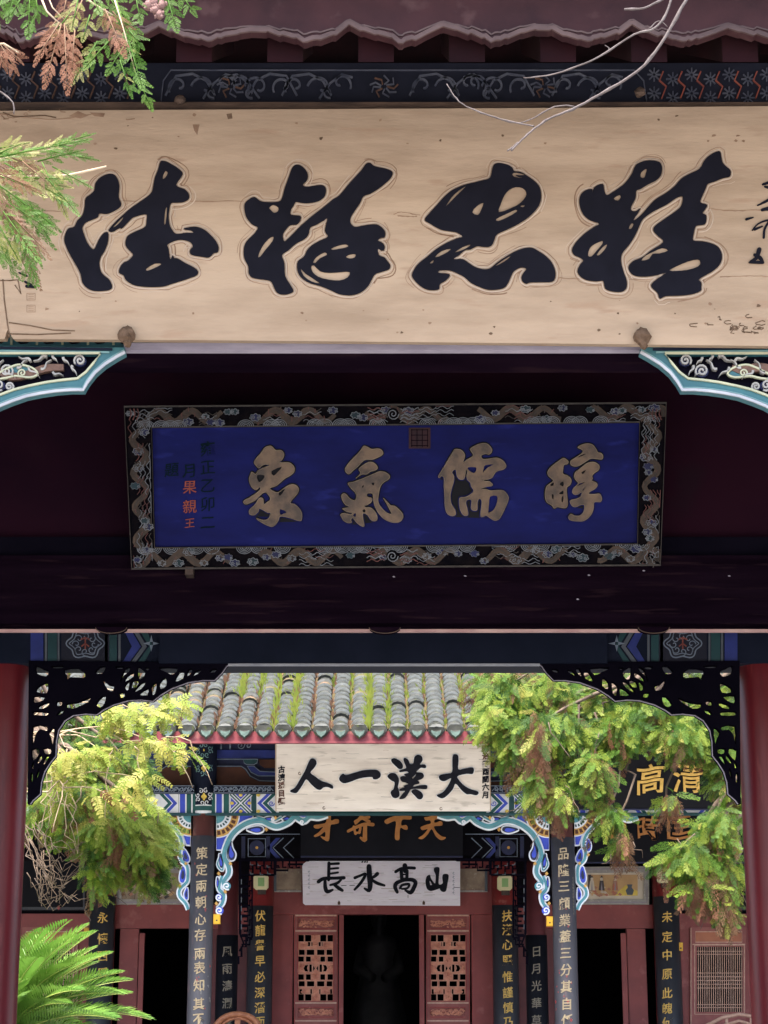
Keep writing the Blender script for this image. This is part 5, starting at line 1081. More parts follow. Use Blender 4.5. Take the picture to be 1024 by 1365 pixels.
stroke_char(lb, LB, g2, [[(235,700,34),(290,668,34),(360,655,34),(450,658,34)], [(340,630,56),(342,690,50)], [(298,690,40),(306,790,40)], [(365,690,36),(362,785,36)], [(300,735,16),(365,725,16)], [(310,780,18),(365,775,18)], [(252,930,36),(228,870,44),(250,825,44),(330,795,36),(420,790,44),(460,820,46),(445,875,46),(405,935,46),(345,910,22)], [(285,885,28),(312,850,28),(388,840,28),(368,885,24),(305,895,20)]], 'ink_far', 0, .010)
outline_char(lb, LB, g2, [[(595,745),(625,735),(635,770),(660,810),(685,830),(690,740),(670,690),(675,655),(715,645),(735,665),(728,740),(725,840),(770,830),(765,770),(775,730),(815,725),(838,745),(825,830),(808,915),(770,928),(740,905),(735,890),(690,905),(630,918),(590,890),(575,830),(578,780)]], 'ink_far', 0, .012, [[[(622,800),(648,845),(628,850)]]])
m = MB(); fl = lambda px, py, off: LB.pt(px, py, off)
for x, y0, n in ((604.5, 1164, 6), (412, 1162, 5)):                 # tiny worn brush notes at both ends
    for k in range(n):
        y = y0+k*5.2
        m.ribbon(LB, [(x-1.6, y), (x+1.4, y-.6)], .5, 'hall_line', .0003, .0014); m.ribbon(LB, [(x+.2, y-2), (x-.4, y+1.4), (x+1.5, y+2)], .5, 'hall_line', .0003, .0017)
for x, w_ in ((483, 1.2), (486.5, 1.2), (489.5, 1)): m.poly(LB, [(x-w_, 1148.5), (x+w_, 1147.5), (x+w_, 1149.8), (x-w_, 1150)], 'ink', .0003, .0014)
m.build('inscription', lb)

# black boards of the right and left bays
def board(label, Y, rc, chars, fm_tilt=None):
    pl = VP(Y) if fm_tilt is None else TP(*fm_tilt); x0, y0, x1, y1 = rc
    th = thing('signboard', label, 'signboard', tuple(pl.pt((x0+x1)/2, y1)))
    m = MB(); m.rect(pl, x0, y0, x1, y1, 'black_board', -.05, 0); m.ribbon(pl, [(x0, y0), (x1, y0), (x1, y1), (x0, y1)], 2.2, 'hall_navy', 0, .012, closed=True); m.build('board', th)
    for c, cx, cy, s, mm in chars:
        m = MB(); put_glyph(m, c, lambda px, py, off: pl.pt(px, py, off), cx, cy, s, mm, .02, .010, .06); m.build('character', th)
    return th
board('black signboard with gold outlined characters high at right behind the cypress', 21.2, (765, 1000, 1040, 1079), [('清', 917, 1036, 42, 'gilt'), ('高', 867, 1038, 42, 'gilt')], (1000, 21.05, 1079, 21.25))
board('black signboard with thin copper characters at right, below the gold lettered one', 23.2, (770, 1083, 1030, 1150), [('匡', 905, 1103, 36, 'orange_gilt'), ('時', 864, 1104, 34, 'orange_gilt'), ('仙', 820, 1104, 34, 'orange_gilt')])
# lower black boards over the windows, hung on small red pegs
def lower_board(label, T):
    pl = VP(24.9); th = thing('signboard', label, 'signboard', tuple(pl.pt(*T([(950, 1214)])[0])))
    m = MB(); m.poly(pl, T([(905,1128),(1040,1128),(1040,1214),(905,1214)]), 'black_board', -.03, 0); m.build('board', th)
    m = MB(); m.ribbon(pl, T([(909,1130),(909,1211),(1040,1211)]), 4, 'couplet', 0, .012); m.build('frame', th)
    m = MB(); m.poly(pl, T([(940,1210),(942.5,1207),(945,1210),(942.5,1213.5)]), 'post_red', .012, .03); m.build('peg', th)
lower_board('plain black framed board over the right-hand lattice window, below the cypress', lambda p: p)
lower_board('plain black framed board above the left-hand lattice window, crossed by bare twigs', lambda p: mir(p, 1021))

# ================================================================== COUPLETS
def couplet(label, cx, cy, r_, px, ytop, halfw, chars, mcol, mback, fit=1.0, pn=None):
    """curved board hugging a round post; characters (char, px, py, size)"""
    th = thing('couplet_board', label, 'couplet', (cx, cy-r_-.02, FL+.3))
    pl = VP(cy-r_-.014); rb_ = r_+.014; am = halfw
    zt_ = pl.pt(px, ytop).z; m = MB(); n = 14; vs = []
    for z in (FL+.25, zt_):
        for rr_ in (rb_, rb_-.012):
            for j in range(n+1):
                a = -am+2*am*j/n; vs.append((cx+rr_*math.sin(a), cy-rr_*math.cos(a), z))
    k = n+1; fs = [(j, j+1, 2*k+j+1, 2*k+j) for j in range(n)]+[(k+j, 3*k+j, 3*k+j+1, k+j+1) for j in range(n)]+[(2*k+j, 2*k+j+1, 3*k+j+1, 3*k+j) for j in range(n)]+[(0, 2*k, 3*k, k), (n, k+n, 3*k+n, 2*k+n)]
    m.add(vs, fs, mback); bd = m.build('board', th, True)
    def fm(px_, py_, off):
        q = pl.pt(px_, py_); a = max(-1.4, min(1.4, (q.x-cx)/rb_)); rr_ = rb_+off
        return Vector((cx+rr_*math.sin(a), cy-rr_*math.cos(a), q.z))
    if mback == 'couplet_worn':
        class Fm: pt = staticmethod(fm)
        m = MB(); rs = random.Random(int(px))
        for k in range(26):
            x, y, r0 = px+rs.uniform(-13, 13), (rs.uniform(1285, 1370) if k < 20 else rs.uniform(1125, 1280)), rs.uniform(.6, 2.0)
            m.poly(Fm, [(x+r0*rs.uniform(.5, 1.3)*math.cos(a), y+r0*rs.uniform(.7, 2.2)*math.sin(a)) for a in (0, 1.1, 2.2, 3.3, 4.4, 5.4)], rs.choice(['post_red', 'hall_red', 'stone']), .0005, .002)
        link_sub(m.build('paint_chips'), bd)
    for c, x, y, s in chars:
        m = MB(); put_glyph(m, c, fm, x, y, s, mcol, .006, .014, .08, .92, .012); m.build('character', th)
    return th, fm
yl = [1137,1159,1181,1202.5,1225,1246,1271,1290,1313,1338,1358]
t1, _ = couplet('black couplet board with bronze characters on the left front column', CXL, Y1, CR, 270, 1113.5, 1.25, [(c, 269.3-i*.47, y, 17) for i, (c, y) in enumerate(zip('策定兩朝心存兩表知其不', yl))], 'gilt_pale', 'couplet_worn')
yr = [1137.5,1160,1181,1204,1226.5,1248,1270,1292.5,1315,1338,1360]
t2, fm2 = couplet('black couplet board with bronze characters on the right front column', CXR, Y1, CR, 750, 1115.5, 1.25, [(c, 751+i*.5, y, 17) for i, (c, y) in enumerate(zip('品隆三顧業蓋三分其自任', yr))], 'gilt_pale', 'couplet_worn')
m = MB()
for k in range(12):
    y = 1170+k*4.3; x = 765.5+.1*k
    for pts in ([(x-1.3, y), (x+1.2, y-.7)], [(x, y-1.2), (x-.5, y+1.2), (x+1, y+1.4)]):
        w_ = [fm2(a, b, .001) for a, b in pts]; m.tube(w_, .003, 'gilt_dim', 4)
m.build('inscription', t2)
for px, ti in ((348, 0), (672.5, 1)):
    chs, ys, xc = (('伏龍譽早必深潛而', [1220.6,1240,1260,1280.6,1302,1323,1343,1362], 347), ('扶漢心堅惟謹慎乃', [1220.6,1239,1259,1280,1302,1323,1343,1362], 676))[ti]
    couplet(('black couplet board with bright gold characters at the left of the middle door', 'black couplet board with bright gold characters at the right of the middle door')[ti], P(px, 1230, Y3).x, Y3-.06, PR, px, 1207 if ti == 0 else 1206, 1.2, [(c, xc-(i*.1 if ti == 0 else -i*.25), y, 15.5) for i, (c, y) in enumerate(zip(chs, ys))], 'gilt', 'couplet')
couplet('black couplet board with gold characters by the left side doorway, behind the cycad', P(138, 1230, Y3).x, Y3-.06, PR, 138, 1193.5, 1.2, [(c, 137, y, 15.5) for c, y in zip('永懷西蜀', (1223,1251,1274,1297))], 'gilt', 'couplet')
couplet('black couplet board with gold characters between right doorway and right window', P(887, 1230, Y3).x, Y3-.06, PR, 887, 1194.5, 1.2, [(c, 889.5, y, 15.5) for c, y in zip('未定中原此魄何', (1222,1248.6,1273,1298,1323.6,1344,1363))], 'gilt', 'couplet')
for px, chs, lab in ((303, '風雨濤瀾長', 'dim black couplet board with characters darkened for the shade behind the left front column'), (715, '日月光華草', 'dim black couplet board with characters darkened for the shade behind the right front column')):
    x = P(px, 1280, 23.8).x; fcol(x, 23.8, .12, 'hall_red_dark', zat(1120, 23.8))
    couplet(lab, x, 23.8, .12, px, 1246, 1.25, [(c, px+(0 if px < 500 else .3), 1268+i*23, 15) for i, c in enumerate(chs)], 'gilt_dim', 'black_board')  # shade put into the colours: dull gilt characters, darker red column

# ================================================================== SMALL FITTINGS
def emlight(px, py, Y, label):
    q = P(px, py, Y); th = thing('emergency_light', label, 'light', tuple(q), 'emergency lights on the red posts')
    pl = VP(Y); m = MB()
    o = [(px-10,py-7),(px-7,py-10),(px+7,py-10),(px+10,py-7),(px+10,py+7),(px+7,py+10),(px-7,py+10),(px-10,py+7)]
    m.poly(pl, o, 'plastic_cream', -.05, 0); m.poly(pl, offset_poly(o, -1.5), 'plastic_cream', 0, .012); m.build('case', th)
    m = MB(); m.rect(pl, px-4, py-6, px+4.5, py+5.5, 'lamp_green', .012, .016); m.build('lamp_panel', th)
    m = MB(); q2 = P(px+1, py+14, Y+.02); m.box(q2.x-.05, q2.x+.05, Y, Y+.06, q2.z-.02, q2.z+.035, 'iron'); m.build('bracket', th)
emlight(348, 1176, Y3-.26, 'cream emergency light with green panel above the left door couplet')
emlight(673, 1177, Y3-.26, 'cream emergency light with green panel above the right door couplet')
emlight(886, 1167, Y3-.26, 'cream emergency light above the couplet beside the right-hand window')
def ybox(px, py, Y, w_, h_, label):
    q = P(px, py, Y); th = thing('junction_box', label, 'electrical box', tuple(q), 'small yellow boxes on the columns')
    pl = VP(Y); m = MB(); m.rect(pl, px-w_/2, py-h_/2, px+w_/2, py+h_/2, 'plastic_yellow', -.06, 0); m.build('case', th)
    m = MB(); m.rect(pl, px-w_/2+1, py-h_/2+1.2, px+w_/2-1, py+h_/2-1.2, 'plastic_yellow', 0, .008); m.rect(pl, px-1, py+1, px+1, py+3, 'iron', .008, .010); m.build('cover', th)
ybox(289, 1225, Y1-.06, 9, 13, 'small yellow box beside the left front column'); ybox(733, 1228, Y1-.06, 8.5, 13, 'small yellow box beside the right front column')
ybox(115.5, 1242, Y3-.06, 7, 11, 'small yellow box left of the outer left couplet'); ybox(907.5, 1262, Y3-.16, 6, 11, 'small yellow box right of the outer right couplet')

# rattan armchair behind the left column, and a pale cane rail in the right bay
def chair(label, px, py, Y, wpx, mm):
    c = P(px, py, Y); sc = (P(px+1, py, Y)-P(px, py, Y)).length; r_ = wpx/2*sc
    th = thing('armchair', label, 'chair', (c.x, Y, FL)); top = c.z; zc_ = top-r_*.8
    hoop = [(c.x+r_*math.cos(a), Y+.02*math.sin(a*2), zc_+r_*.8*math.sin(a)) for a in [math.pi*k/20 for k in range(21)]]
    m = MB(); m.tube([(hoop[0][0]+.02, Y-.25, FL+.62), (hoop[0][0]+.03, Y-.1, FL+.68)]+hoop[::1]+[(hoop[-1][0]-.03, Y-.1, FL+.68), (hoop[-1][0]-.02, Y-.25, FL+.62)], .035, mm, 8)
    m.tube([(x*1.0+(c.x-x)*.16, y-.005, z-.045) for x, y, z in hoop], .016, mm, 6); m.build('backrest', th, True)
    m = MB(); m.box(c.x-r_*.12, c.x+r_*.12, Y-.012, Y+.012, FL+.45, top-.03, mm); m.build('splat', th)
    m = MB(); m.box(c.x-r_*.95, c.x+r_*.95, Y-.5, Y+.02, FL+.40, FL+.45, mm); m.build('seat', th)
    for sx in (-1, 1):
        for y in (Y-.46, Y-.02):
            m = MB(); m.tube([(c.x+sx*r_*.88, y, FL), (c.x+sx*r_*.86, y, FL+.66)], .024, mm, 8); m.build('leg', th)
chair('brown rattan armchair with round back below the left door couplet', 317, 1352, 23.0, 62, 'rattan')
def lowgate(label, px, py, Y):
    pl = VP(Y); th = thing('folding_rack', label, 'rack', (pl.pt(px, py).x, Y, FL))
    m = MB(); c = pl.pt(px, py)
    m.tube([(c.x-.45, Y, c.z-.16), (c.x-.2, Y, c.z-.04), (c.x, Y, c.z), (c.x+.2, Y, c.z-.03), (c.x+.42, Y, c.z-.14)], .022, 'pale_cane', 8); m.tube([(c.x-.42, Y+.03, c.z-.2), (c.x, Y+.03, c.z-.075), (c.x+.4, Y+.03, c.z-.18)], .018, 'pale_cane', 8); m.build('rail', th, True)
    for dx in (-.45, -.15, .15, .42): m = MB(); m.tube([(c.x+dx, Y+.015, FL), (c.x+dx*.97, Y+.015, c.z-(.16 if abs(dx) > .3 else .04))], .018, 'pale_cane', 8); m.build('leg', th)
lowgate('pale cane rack with arched rail below the right-hand lattice window', 985, 1352, 24.3)
# statue in the dark hall
sc0 = P(505, 1300, 28.2)
th = MB(); b = Vector((sc0.x, 28.2, FL+1.0))
th.lathe((b.x, b.y, FL), [(.62, 0), (.62, .7), (.55, .75), (.55, .95)], 'statue', 20)
prof = [(.50, 0), (.52, .15), (.44, .4), (.36, .7), (.33, .95), (.36, 1.1), (.30, 1.22), (.11, 1.3), (.10, 1.36), (.14, 1.42), (.155, 1.52), (.15, 1.62), (.16, 1.68), (.13, 1.72), (.12, 1.84), (.14, 1.88), (.02, 1.9)]
nseg = 24; vs = []
for r_, z in prof:
    for j in range(nseg):
        a = 2*math.pi*j/nseg; fold = 1+(.06*math.sin(5*a) if z < 1.0 else 0); fw_ = 1.0 if z > 1.25 else (.8 if math.sin(a) > 0 else 1.0)
        r_ = r_ if j else r_; vs.append((b.x+.72*r_*fold*math.cos(a), b.y+r_*fold*fw_*math.sin(a), b.z+z-.05))
th.add(vs, [(i*nseg+j, i*nseg+(j+1) % nseg, (i+1)*nseg+(j+1) % nseg, (i+1)*nseg+j) for i in range(len(prof)-1) for j in range(nseg)], 'statue')
for sx in (-1, 1): th.tube([(b.x+sx*.21, b.y, b.z+1.05), (b.x+sx*.27, b.y-.15, b.z+.75), (b.x+sx*.09, b.y-.42, b.z+.62)], [.08, .09, .07], 'statue', 10)
th.tube([(b.x, b.y-.14, b.z+1.44), (b.x, b.y-.18, b.z+1.25), (b.x, b.y-.2, b.z+1.05)], [.05, .045, .015], 'statue', 8)
tag(th.build('seated_statue', None, True), 'dim seated statue in robes and tall cap inside the dark doorway', 'statue')

# ================================================================== PLANTS
def rh(b, d, p, l, w_): return [b, b+d*l*.5+p*w_/2, b+d*l, b+d*l*.5-p*w_/2]
def spray(n=7, sub=3, ang=40, wid=.36, lw=.055, taper=.8, jitter=.06, seed=0):
    """flat cypress spray along +X, length 1, of small lozenge scales"""
    rs = random.Random(seed); q = []; V2 = lambda x, y, z=0: np.array((x, y, z), float)
    for i in range(n):                         # axis scales
        q.append(rh(V2(i/n, 0), V2(1, 0), V2(0, 1), 1.25/n, lw*.8))
    for i in range(n):
        t_ = (i+.4)/n; L_ = wid*(1-t_)**taper+.05
        for s_ in (-1, 1):
            a = R(ang)*(1+rs.uniform(-.15, .15)); d = V2(math.cos(a), s_*math.sin(a), rs.uniform(-.15, .15)); d /= np.linalg.norm(d); p = np.cross(V2(0, 0, 1), d)
            b = V2(t_+rs.uniform(-jitter, jitter)/2, 0)
            if sub == 0: q.append(rh(b, d, p, L_, lw)); continue
            for j in range(sub):
                c = b+d*L_*j/sub; q.append(rh(c, d, p, L_/sub*1.3, lw*.8))
                if j:
                    for s2 in (-1, 1):
                        a2 = a*s_+s2*R(36); d2 = V2(math.cos(a2), math.sin(a2), rs.uniform(-.2, .2)); l2 = L_*.42*(1-j/sub)+.03; q.append(rh(c, d2, np.cross(V2(0, 0, 1), d2), l2, lw*.75))
    return np.array(q)                         # (Q,4,3)
SPR = [spray(8, 3, 27, .34, .026, .6, .08, seed=k) for k in range(5)]
SPF = [spray(8, 3, 40, .36, .045, .75, .05, seed=k+10) for k in range(4)]
PIN = [spray(9, 0, 60, .24, .085, .35, .02, seed=k+20) for k in range(2)]
class Fol:
    def __init__(s, mats): s.v = []; s.mi = []; s.mats = mats
    def put(s, T, pos, d, up, size, m, droop=.25):
        d = np.array(d, float); d /= np.linalg.norm(d); up = np.array(up, float); sd_ = np.cross(up, d); sd_ /= (np.linalg.norm(sd_) or 1); up = np.cross(d, sd_)
        Q = T.reshape(-1, 3).copy(); Q[:, 2] -= droop*Q[:, 0]**2*.5
        W_ = np.array(pos)+size*(Q[:, :1]*d+Q[:, 1:2]*sd_+Q[:, 2:3]*up)
        s.v.append(W_); s.mi.append(np.full(len(T), s.mats.index(m)))
    def build(s, name, parent):
        V = np.concatenate(s.v); return np_mesh(name, V, np.arange(len(V)).reshape(-1, 4), np.concatenate(s.mi), s.mats, parent)
def limb(m, a, b, r0, r1, sag=0, n=7, mm='bark', wob=.05):
    a, b = Vector(a), Vector(b); pts = []
    for i in range(n+1):
        t_ = i/n; p = a.lerp(b, t_); p.z -= sag*math.sin(math.pi*t_); k = wob*math.sin(math.pi*t_)
        pts.append(p+Vector((random.uniform(-k, k), random.uniform(-k, k), random.uniform(-k, k))))
    m.tube(pts, [r0+(r1-r0)*i/n for i in range(n+1)], mm, 7); return pts
GM = ['leaf_green', 'leaf_lime', 'leaf_dark', 'leaf_brown', 'leaf_rust', 'leaf_yellow']
def tree(label, base, clusters, size=.26, seed=1, twigs=True):
    random.seed(seed); th = thing('cypress_tree', label, 'tree', base); fo = Fol(GM); tk = MB()
    b = Vector(base); top = b+Vector((random.uniform(-.2, .2), .2, 6.2))
    tp = limb(tk, b, top, .22, .07, 0, 12, 'bark', .08)
    for cl in clusters:
        px, py, Y, rx, ry, n, wts = cl
        c = P(px, py, Y); sc = (P(px+1, py, Y)-c).length; rx *= sc; ry *= sc; rd = max(.18, min(rx, ry)*.8)
        tb = min(tp, key=lambda q: abs(q.z-(c.z+1.3)))
        hang = 700 < px < 912 and py > 995
        if hang: tb = P(px+22, 935, Y+.4)
        pts = limb(tk, tb, c+Vector((0, .2, ry*.35)), .010 if hang else .038, .008, -.05, 8, 'bark', .08)
        dirx = 1 if c.x > b.x else -1
        for _ in range(int(n*1.65)):
            while True:
                q = np.array((random.uniform(-1, 1), random.uniform(-1, 1), random.uniform(-1, 1)))
                if np.dot(q, q) < 1: break
            q *= .82
            pos = (c.x+q[0]*rx, c.y+q[1]*rd, c.z+q[2]*ry)
            d = (dirx*.2+random.gauss(0, .5)+q[0]*.35, random.gauss(-.25, .5), random.gauss(-.55, .4)-.25*(q[2] < 0))
            u2 = (random.gauss(0, .5), -1+random.gauss(0, .5), random.gauss(.5, .5))
            mt = random.choices(GM, wts)[0]
            sz = size*random.uniform(.5, 1.05)
            if mt in ('leaf_brown', 'leaf_rust'): d = (random.gauss(0, .25), random.gauss(0, .25), -1); sz *= random.uniform(.9, 1.5)
            fo.put(random.choice(SPR), pos, d, u2, sz, mt, random.uniform(.1, .7))
        if twigs:
            for _ in range(max(2, n//40)):
                a = c+Vector((random.gauss(0, rx*.5), random.gauss(.05, rd*.4), random.gauss(.0, ry*.5))); e = a+Vector((random.gauss(0, .12), random.gauss(0, .1), -random.uniform(.1, .3)))
                limb(tk, a, e, .004, .002, random.uniform(-.05, .05), 5, 'bark', .03)
    fo.build('crown', th); tk.build('trunk', th, True); return th
G1 = (6, 6, 3.2, 1.0, .8, .4); G2 = (6, 6, 2.5, 1.2, .6, .3); GB = (2, 2, 2, 5, 3, .5); GD = (4, 1, 8, 1, 0, 0); GL = (3, 9, .6, .5, .4, .6)
bx = P(1090, 1300, 15.6)
tree('bright green cypress with rust brown dead sprays on the right of the courtyard', (bx.x, 15.6, 0), [
 (675,925,15.2,40,40,210,G1), (735,930,15.3,45,42,230,G1), (800,935,15.4,50,38,240,G1), (865,945,15.3,45,36,210,G1), (930,970,15.4,36,42,190,G1), (660,960,15.0,24,34,90,GL),
 (650,905,15.6,28,20,80,GB), (690,990,15.0,30,40,130,G1), (745,975,15.0,44,40,190,G1), (720,1040,14.9,24,34,90,G1), (790,1025,14.9,22,36,110,G1), (825,972,15.2,44,30,190,G1), (905,980,15.2,40,22,120,G1),
 (700,905,15.8,60,25,130,GB), (800,1040,15.1,16,40,60,GB), (715,975,14.8,16,36,50,GB), (750,1065,14.8,16,22,36,GB), (815,1085,14.9,16,20,40,G1), (968,1030,15.4,16,50,110,G2), (893,1064,15.2,16,8,20,GB),
 (958,1100,15.0,32,30,150,G1), (915,1140,14.9,34,26,140,G1), (962,1160,15.0,30,40,150,G1), (930,1180,14.9,28,18,70,GB), (967,1205,15.0,16,18,50,GB), (830,1115,14.9,12,16,28,GB), (780,900,15.9,60,24,140,G2), (880,905,16.0,60,28,150,G2), (950,920,16.0,40,40,150,G2),
 (1005,1000,15.6,60,140,420,G2)], .20, 3)
bx = P(-70, 1300, 15.8)
tree('green cypress with bare hanging twigs on the left of the courtyard', (bx.x, 15.8, 0), [
 (95,1030,15.4,50,34,190,G1), (70,1075,15.3,40,40,190,G2), (130,1075,15.2,46,40,240,G1), (185,1090,15.1,42,36,210,G1), (212,1108,15.0,18,22,80,GL), (150,1125,15.0,50,34,230,G1), (110,1105,15.3,36,22,110,G2),
 (198,1142,14.9,30,26,120,G1), (140,1155,14.9,28,16,60,GL), (195,1168,14.9,14,14,34,G1), (130,1176,14.9,16,8,20,GL), (170,1120,14.8,40,30,40,GB), (120,1000,15.7,46,34,120,GD), (170,1030,15.5,36,36,140,G1), (100,1060,14.9,44,30,150,GL), (150,1100,14.8,46,26,150,GL), (190,1130,14.8,32,22,90,GL), (60,1000,15.8,40,50,130,GD), (10,1060,15.6,24,70,110,G2), (100,960,15.9,36,30,80,GD)], .19, 9)
# bare hanging twigs under the left tree
random.seed(31); th = thing('bare_twigs', 'tangle of bare pale twigs hanging at lower left before the black board', 'branch', tuple(P(30, 1100, 15.0)))
m = MB()
for k in range(26):
    a = P(random.uniform(30, 60), random.uniform(1085, 1180), 15.0+random.uniform(-.2, .2)); b = P(random.uniform(60, 120), random.uniform(1110, 1205), 14.9+random.uniform(-.3, .2))
    limb(m, a, b, .0038, .0018, random.uniform(.05, .25), 9, 'bark', .05)
for k in range(9):
    a = P(random.uniform(60, 120), random.uniform(985, 1050), 14.7); b = P(random.uniform(45, 110), random.uniform(1070, 1140), 14.7); limb(m, a, b, .0055, .0025, random.uniform(-.1, .1), 9, 'twig', .06)
m.build('twig', th, True)
# yellow-leaved climber in front of the left tree
random.seed(17); th = thing('yellow_shrub', 'yellow leaved shrub with feathery drooping foliage at upper left of the courtyard', 'shrub', (P(-60, 1300, 14.6).x, 14.6, 0))
fo = Fol(['leaf_yellow', 'leaf_lime', 'leaf_rust']); m = MB(); stem = limb(m, (P(-60, 1300, 14.6).x, 14.6, 0), P(20, 985, 14.6), .05, .025, 0, 9, 'twig', .06)
for px, py, Y, rx, ry, n in ((185,950,14.5,48,14,80), (150,958,14.5,34,14,50), (225,942,14.5,18,14,34), (205,988,14.4,38,9,50), (245,1000,14.4,18,6,22), (105,1004,14.4,34,11,60), (135,1000,14.5,24,8,26), (180,1036,14.4,24,8,26), (155,1062,14.3,34,8,44), (75,1022,14.5,20,10,26)):
    c = P(px, py, Y); sc = (P(px+1, py, Y)-c).length
    pts = limb(m, stem[-1] if py < 1020 else stem[-2], c, .008, .003, -.22 if py < 980 else -.08, 9, 'twig', .05)
    for _ in range(int(n*.65)):
        a, r_ = random.uniform(0, 6.28), math.sqrt(random.random()); pos = (c.x+rx*sc*r_*math.cos(a), c.y+random.gauss(0, .12), c.z+ry*sc*r_*math.sin(a))
        fo.put(random.choice(PIN), pos, (random.gauss(.35, .6), random.gauss(-.2, .4), random.gauss(-.35, .4)), (random.gauss(0, .35), -.8, .8), random.uniform(.10, .20), random.choices(['leaf_yellow', 'leaf_lime', 'leaf_rust'], (7, 4, .4))[0], .6)
for a, b, sg in (((215, 985), (283, 1046), -.15), ((200, 990), (257, 1050), -.12), ((180, 995), (190, 1060), -.1), ((150, 1000), (140, 1090), -.1), ((90, 1040), (70, 1110), -.08)):
    limb(m, P(*a, 14.4), P(*b, 14.35), .0055, .0028, sg, 9, 'twig', .02)
fo.build('foliage', th); m.build('stem', th, True)

# cycad
random.seed(23); cb = P(-12, 1394, 14.4)
th = thing('cycad', 'bright green cycad with arching feathery fronds at bottom left', 'plant', (cb.x, 14.4, 0))
m = MB(); m.lathe((cb.x, 14.4, 0), [(.24, 0), (.22, .5), (.25, .9), (.22, cb.z-.05), (.10, cb.z)], 'bark', 14); m.build('trunk', th, True)
def frond(a_az, elev, L_, curl, roll=0):
    V = []; Q = []; MI = []; m2 = MB(); pts = []; n = 46
    h = Vector((math.cos(a_az), math.sin(a_az), 0)); p = Vector((cb.x, 14.4, cb.z))+h*.06; e = elev
    for i in range(n+1):
        pts.append(p.copy()); e -= curl/n; p = p+(h*math.cos(e)+Vector((0, 0, 1))*math.sin(e))*(L_/n)
    sd_ = Vector((-h.y, h.x, 0))
    for i in range(4, n):
        t_ = i/n; d = (pts[i+1]-pts[i]).normalized(); up_ = sd_.cross(d).normalized()*-1
        if up_.z < 0: up_ = -up_
        l2 = .25*L_*math.sin(math.pi*min(1, .12+t_*.86))**.55*(1-.25*t_)
        for s_ in (-1, 1):
            dd = (d*.75+sd_*s_*.8+up_*(.42+random.uniform(-.06, .06))).normalized(); w_ = (d*1.0-dd*dd.dot(d)).normalized()*.0085
            b0 = pts[i]; k = len(V); mid = b0+dd*l2*.55; tip = b0+dd*l2-Vector((0, 0, .018*t_))
            V += [b0-w_*.7, mid-w_, tip, mid+w_]; Q.append((k, k+1, k+2, k+3)); MI.append(0)
    k0 = len(V); m2.tube(pts, [.011*(1-i/(n+8)) for i in range(n+1)], 'cycad_rib', 4)
    off = len(V); V += [Vector(v) for v in m2.v]
    for f in m2.f:
        if len(f) == 4: Q.append(tuple(off+j for j in f)); MI.append(1)
    np_mesh('frond', [tuple(v) for v in V], Q, MI, ['cycad_green', 'cycad_rib'], th)
for k in range(34):
    az = k*2.39996; el = R(82)-R(66)*((k/34)**.8)
    frond(az, el+random.uniform(-.06, .06), random.uniform(.85, 1.05), R(38)+R(30)*random.random())
for az, el in ((R(-8), R(34)), (R(-20), R(48)), (R(10), R(50)), (R(-35), R(28)), (R(-60), R(55)), (R(-15), R(22)), (R(-40), R(66)), (R(-90), R(70)), (R(-5), R(62)), (R(5), R(76)), (R(-30), R(80)), (R(-50), R(72)), (R(-10), R(70)), (R(20), R(66)), (R(-25), R(58)), (R(-45), R(44)), (R(-70), R(40)), (R(0), R(42)), (R(-15), R(10)), (R(120), R(78)), (R(60), R(80))): frond(az, el, random.uniform(.98, 1.16), R(34)+R(16)*random.random())

# --- near sprigs and the bare branch
YN = 4.3; SM = ['sprig_green', 'sprig_pale', 'leaf_rust', 'leaf_brown']
def sprig_set(label, fr_, stems, seed, base, cones=()):
    random.seed(seed); th = thing('cypress_sprig', label, 'branch', tuple(base)); fo = Fol(SM); m = MB()
    for (x0, y0, x1, y1, wsc, mt) in fr_:
        Yq = YN+random.uniform(-.08, .08); a, b = P(x0, y0, Yq), P(x1, y1, Yq+random.uniform(-.03, .03)); T = random.choice(SPF).copy(); T[..., 1] *= wsc
        dr = 0.0 if mt in ('sprig_green', 'sprig_pale') else .35
        ax = b-a; L0 = ax.length; sd0 = ax.cross(Vector((0, 1, 0))).normalized()
        fo.put(T, tuple(a+ax*.62), tuple(ax), (random.gauss(0, .15), -1, .15), L0*.42, mt, dr)
        ns = max(3, int(L0/.016))
        for k in range(ns):
            t_ = .08+.72*k/ns; s2 = 1 if k % 2 else -1; T = random.choice(SPF).copy(); T[..., 1] *= .8
            dd = ax.normalized()*1.0+sd0*s2*random.uniform(.45, .85)*min(1.2, wsc+.35)+Vector((0, random.uniform(-.3, .3), 0))
            fo.put(T, tuple(a+ax*t_), tuple(dd), (random.gauss(0, .3), -1, random.gauss(.1, .3)), random.uniform(.026, .044)*(1.15-.5*t_), mt if random.random() < .88 else random.choice(['sprig_green', 'sprig_pale']) if mt[0] == 's' else mt, dr)
        m.tube([a, a.lerp(b, .5)+Vector((0, -.002, 0)), b], [.0022, .0015, .0006], 'leaf_brown' if mt in ('leaf_rust', 'leaf_brown') else 'sprig_green', 4)
    for pts, r_ in stems: m.tube([P(x, y, YN) for x, y in pts], [r_*(1-.6*i/len(pts)) for i in range(len(pts))], 'twig', 6)
    for x, y in cones:
        c = P(x, y, YN-.02); m.blob(c, (.012, .012, .012), 'cone', 8, .22)
        for k in range(5): a = random.uniform(0, 6.28); m.blob(c+Vector((.011*math.cos(a), -.006, .011*math.sin(a))), (.004, .004, .005), 'cone', 6, .3)
    fo.build('foliage', th); m.build('stem', th, True)
g_, p_, r__, b_ = 'sprig_green', 'sprig_pale', 'leaf_rust', 'leaf_brown'
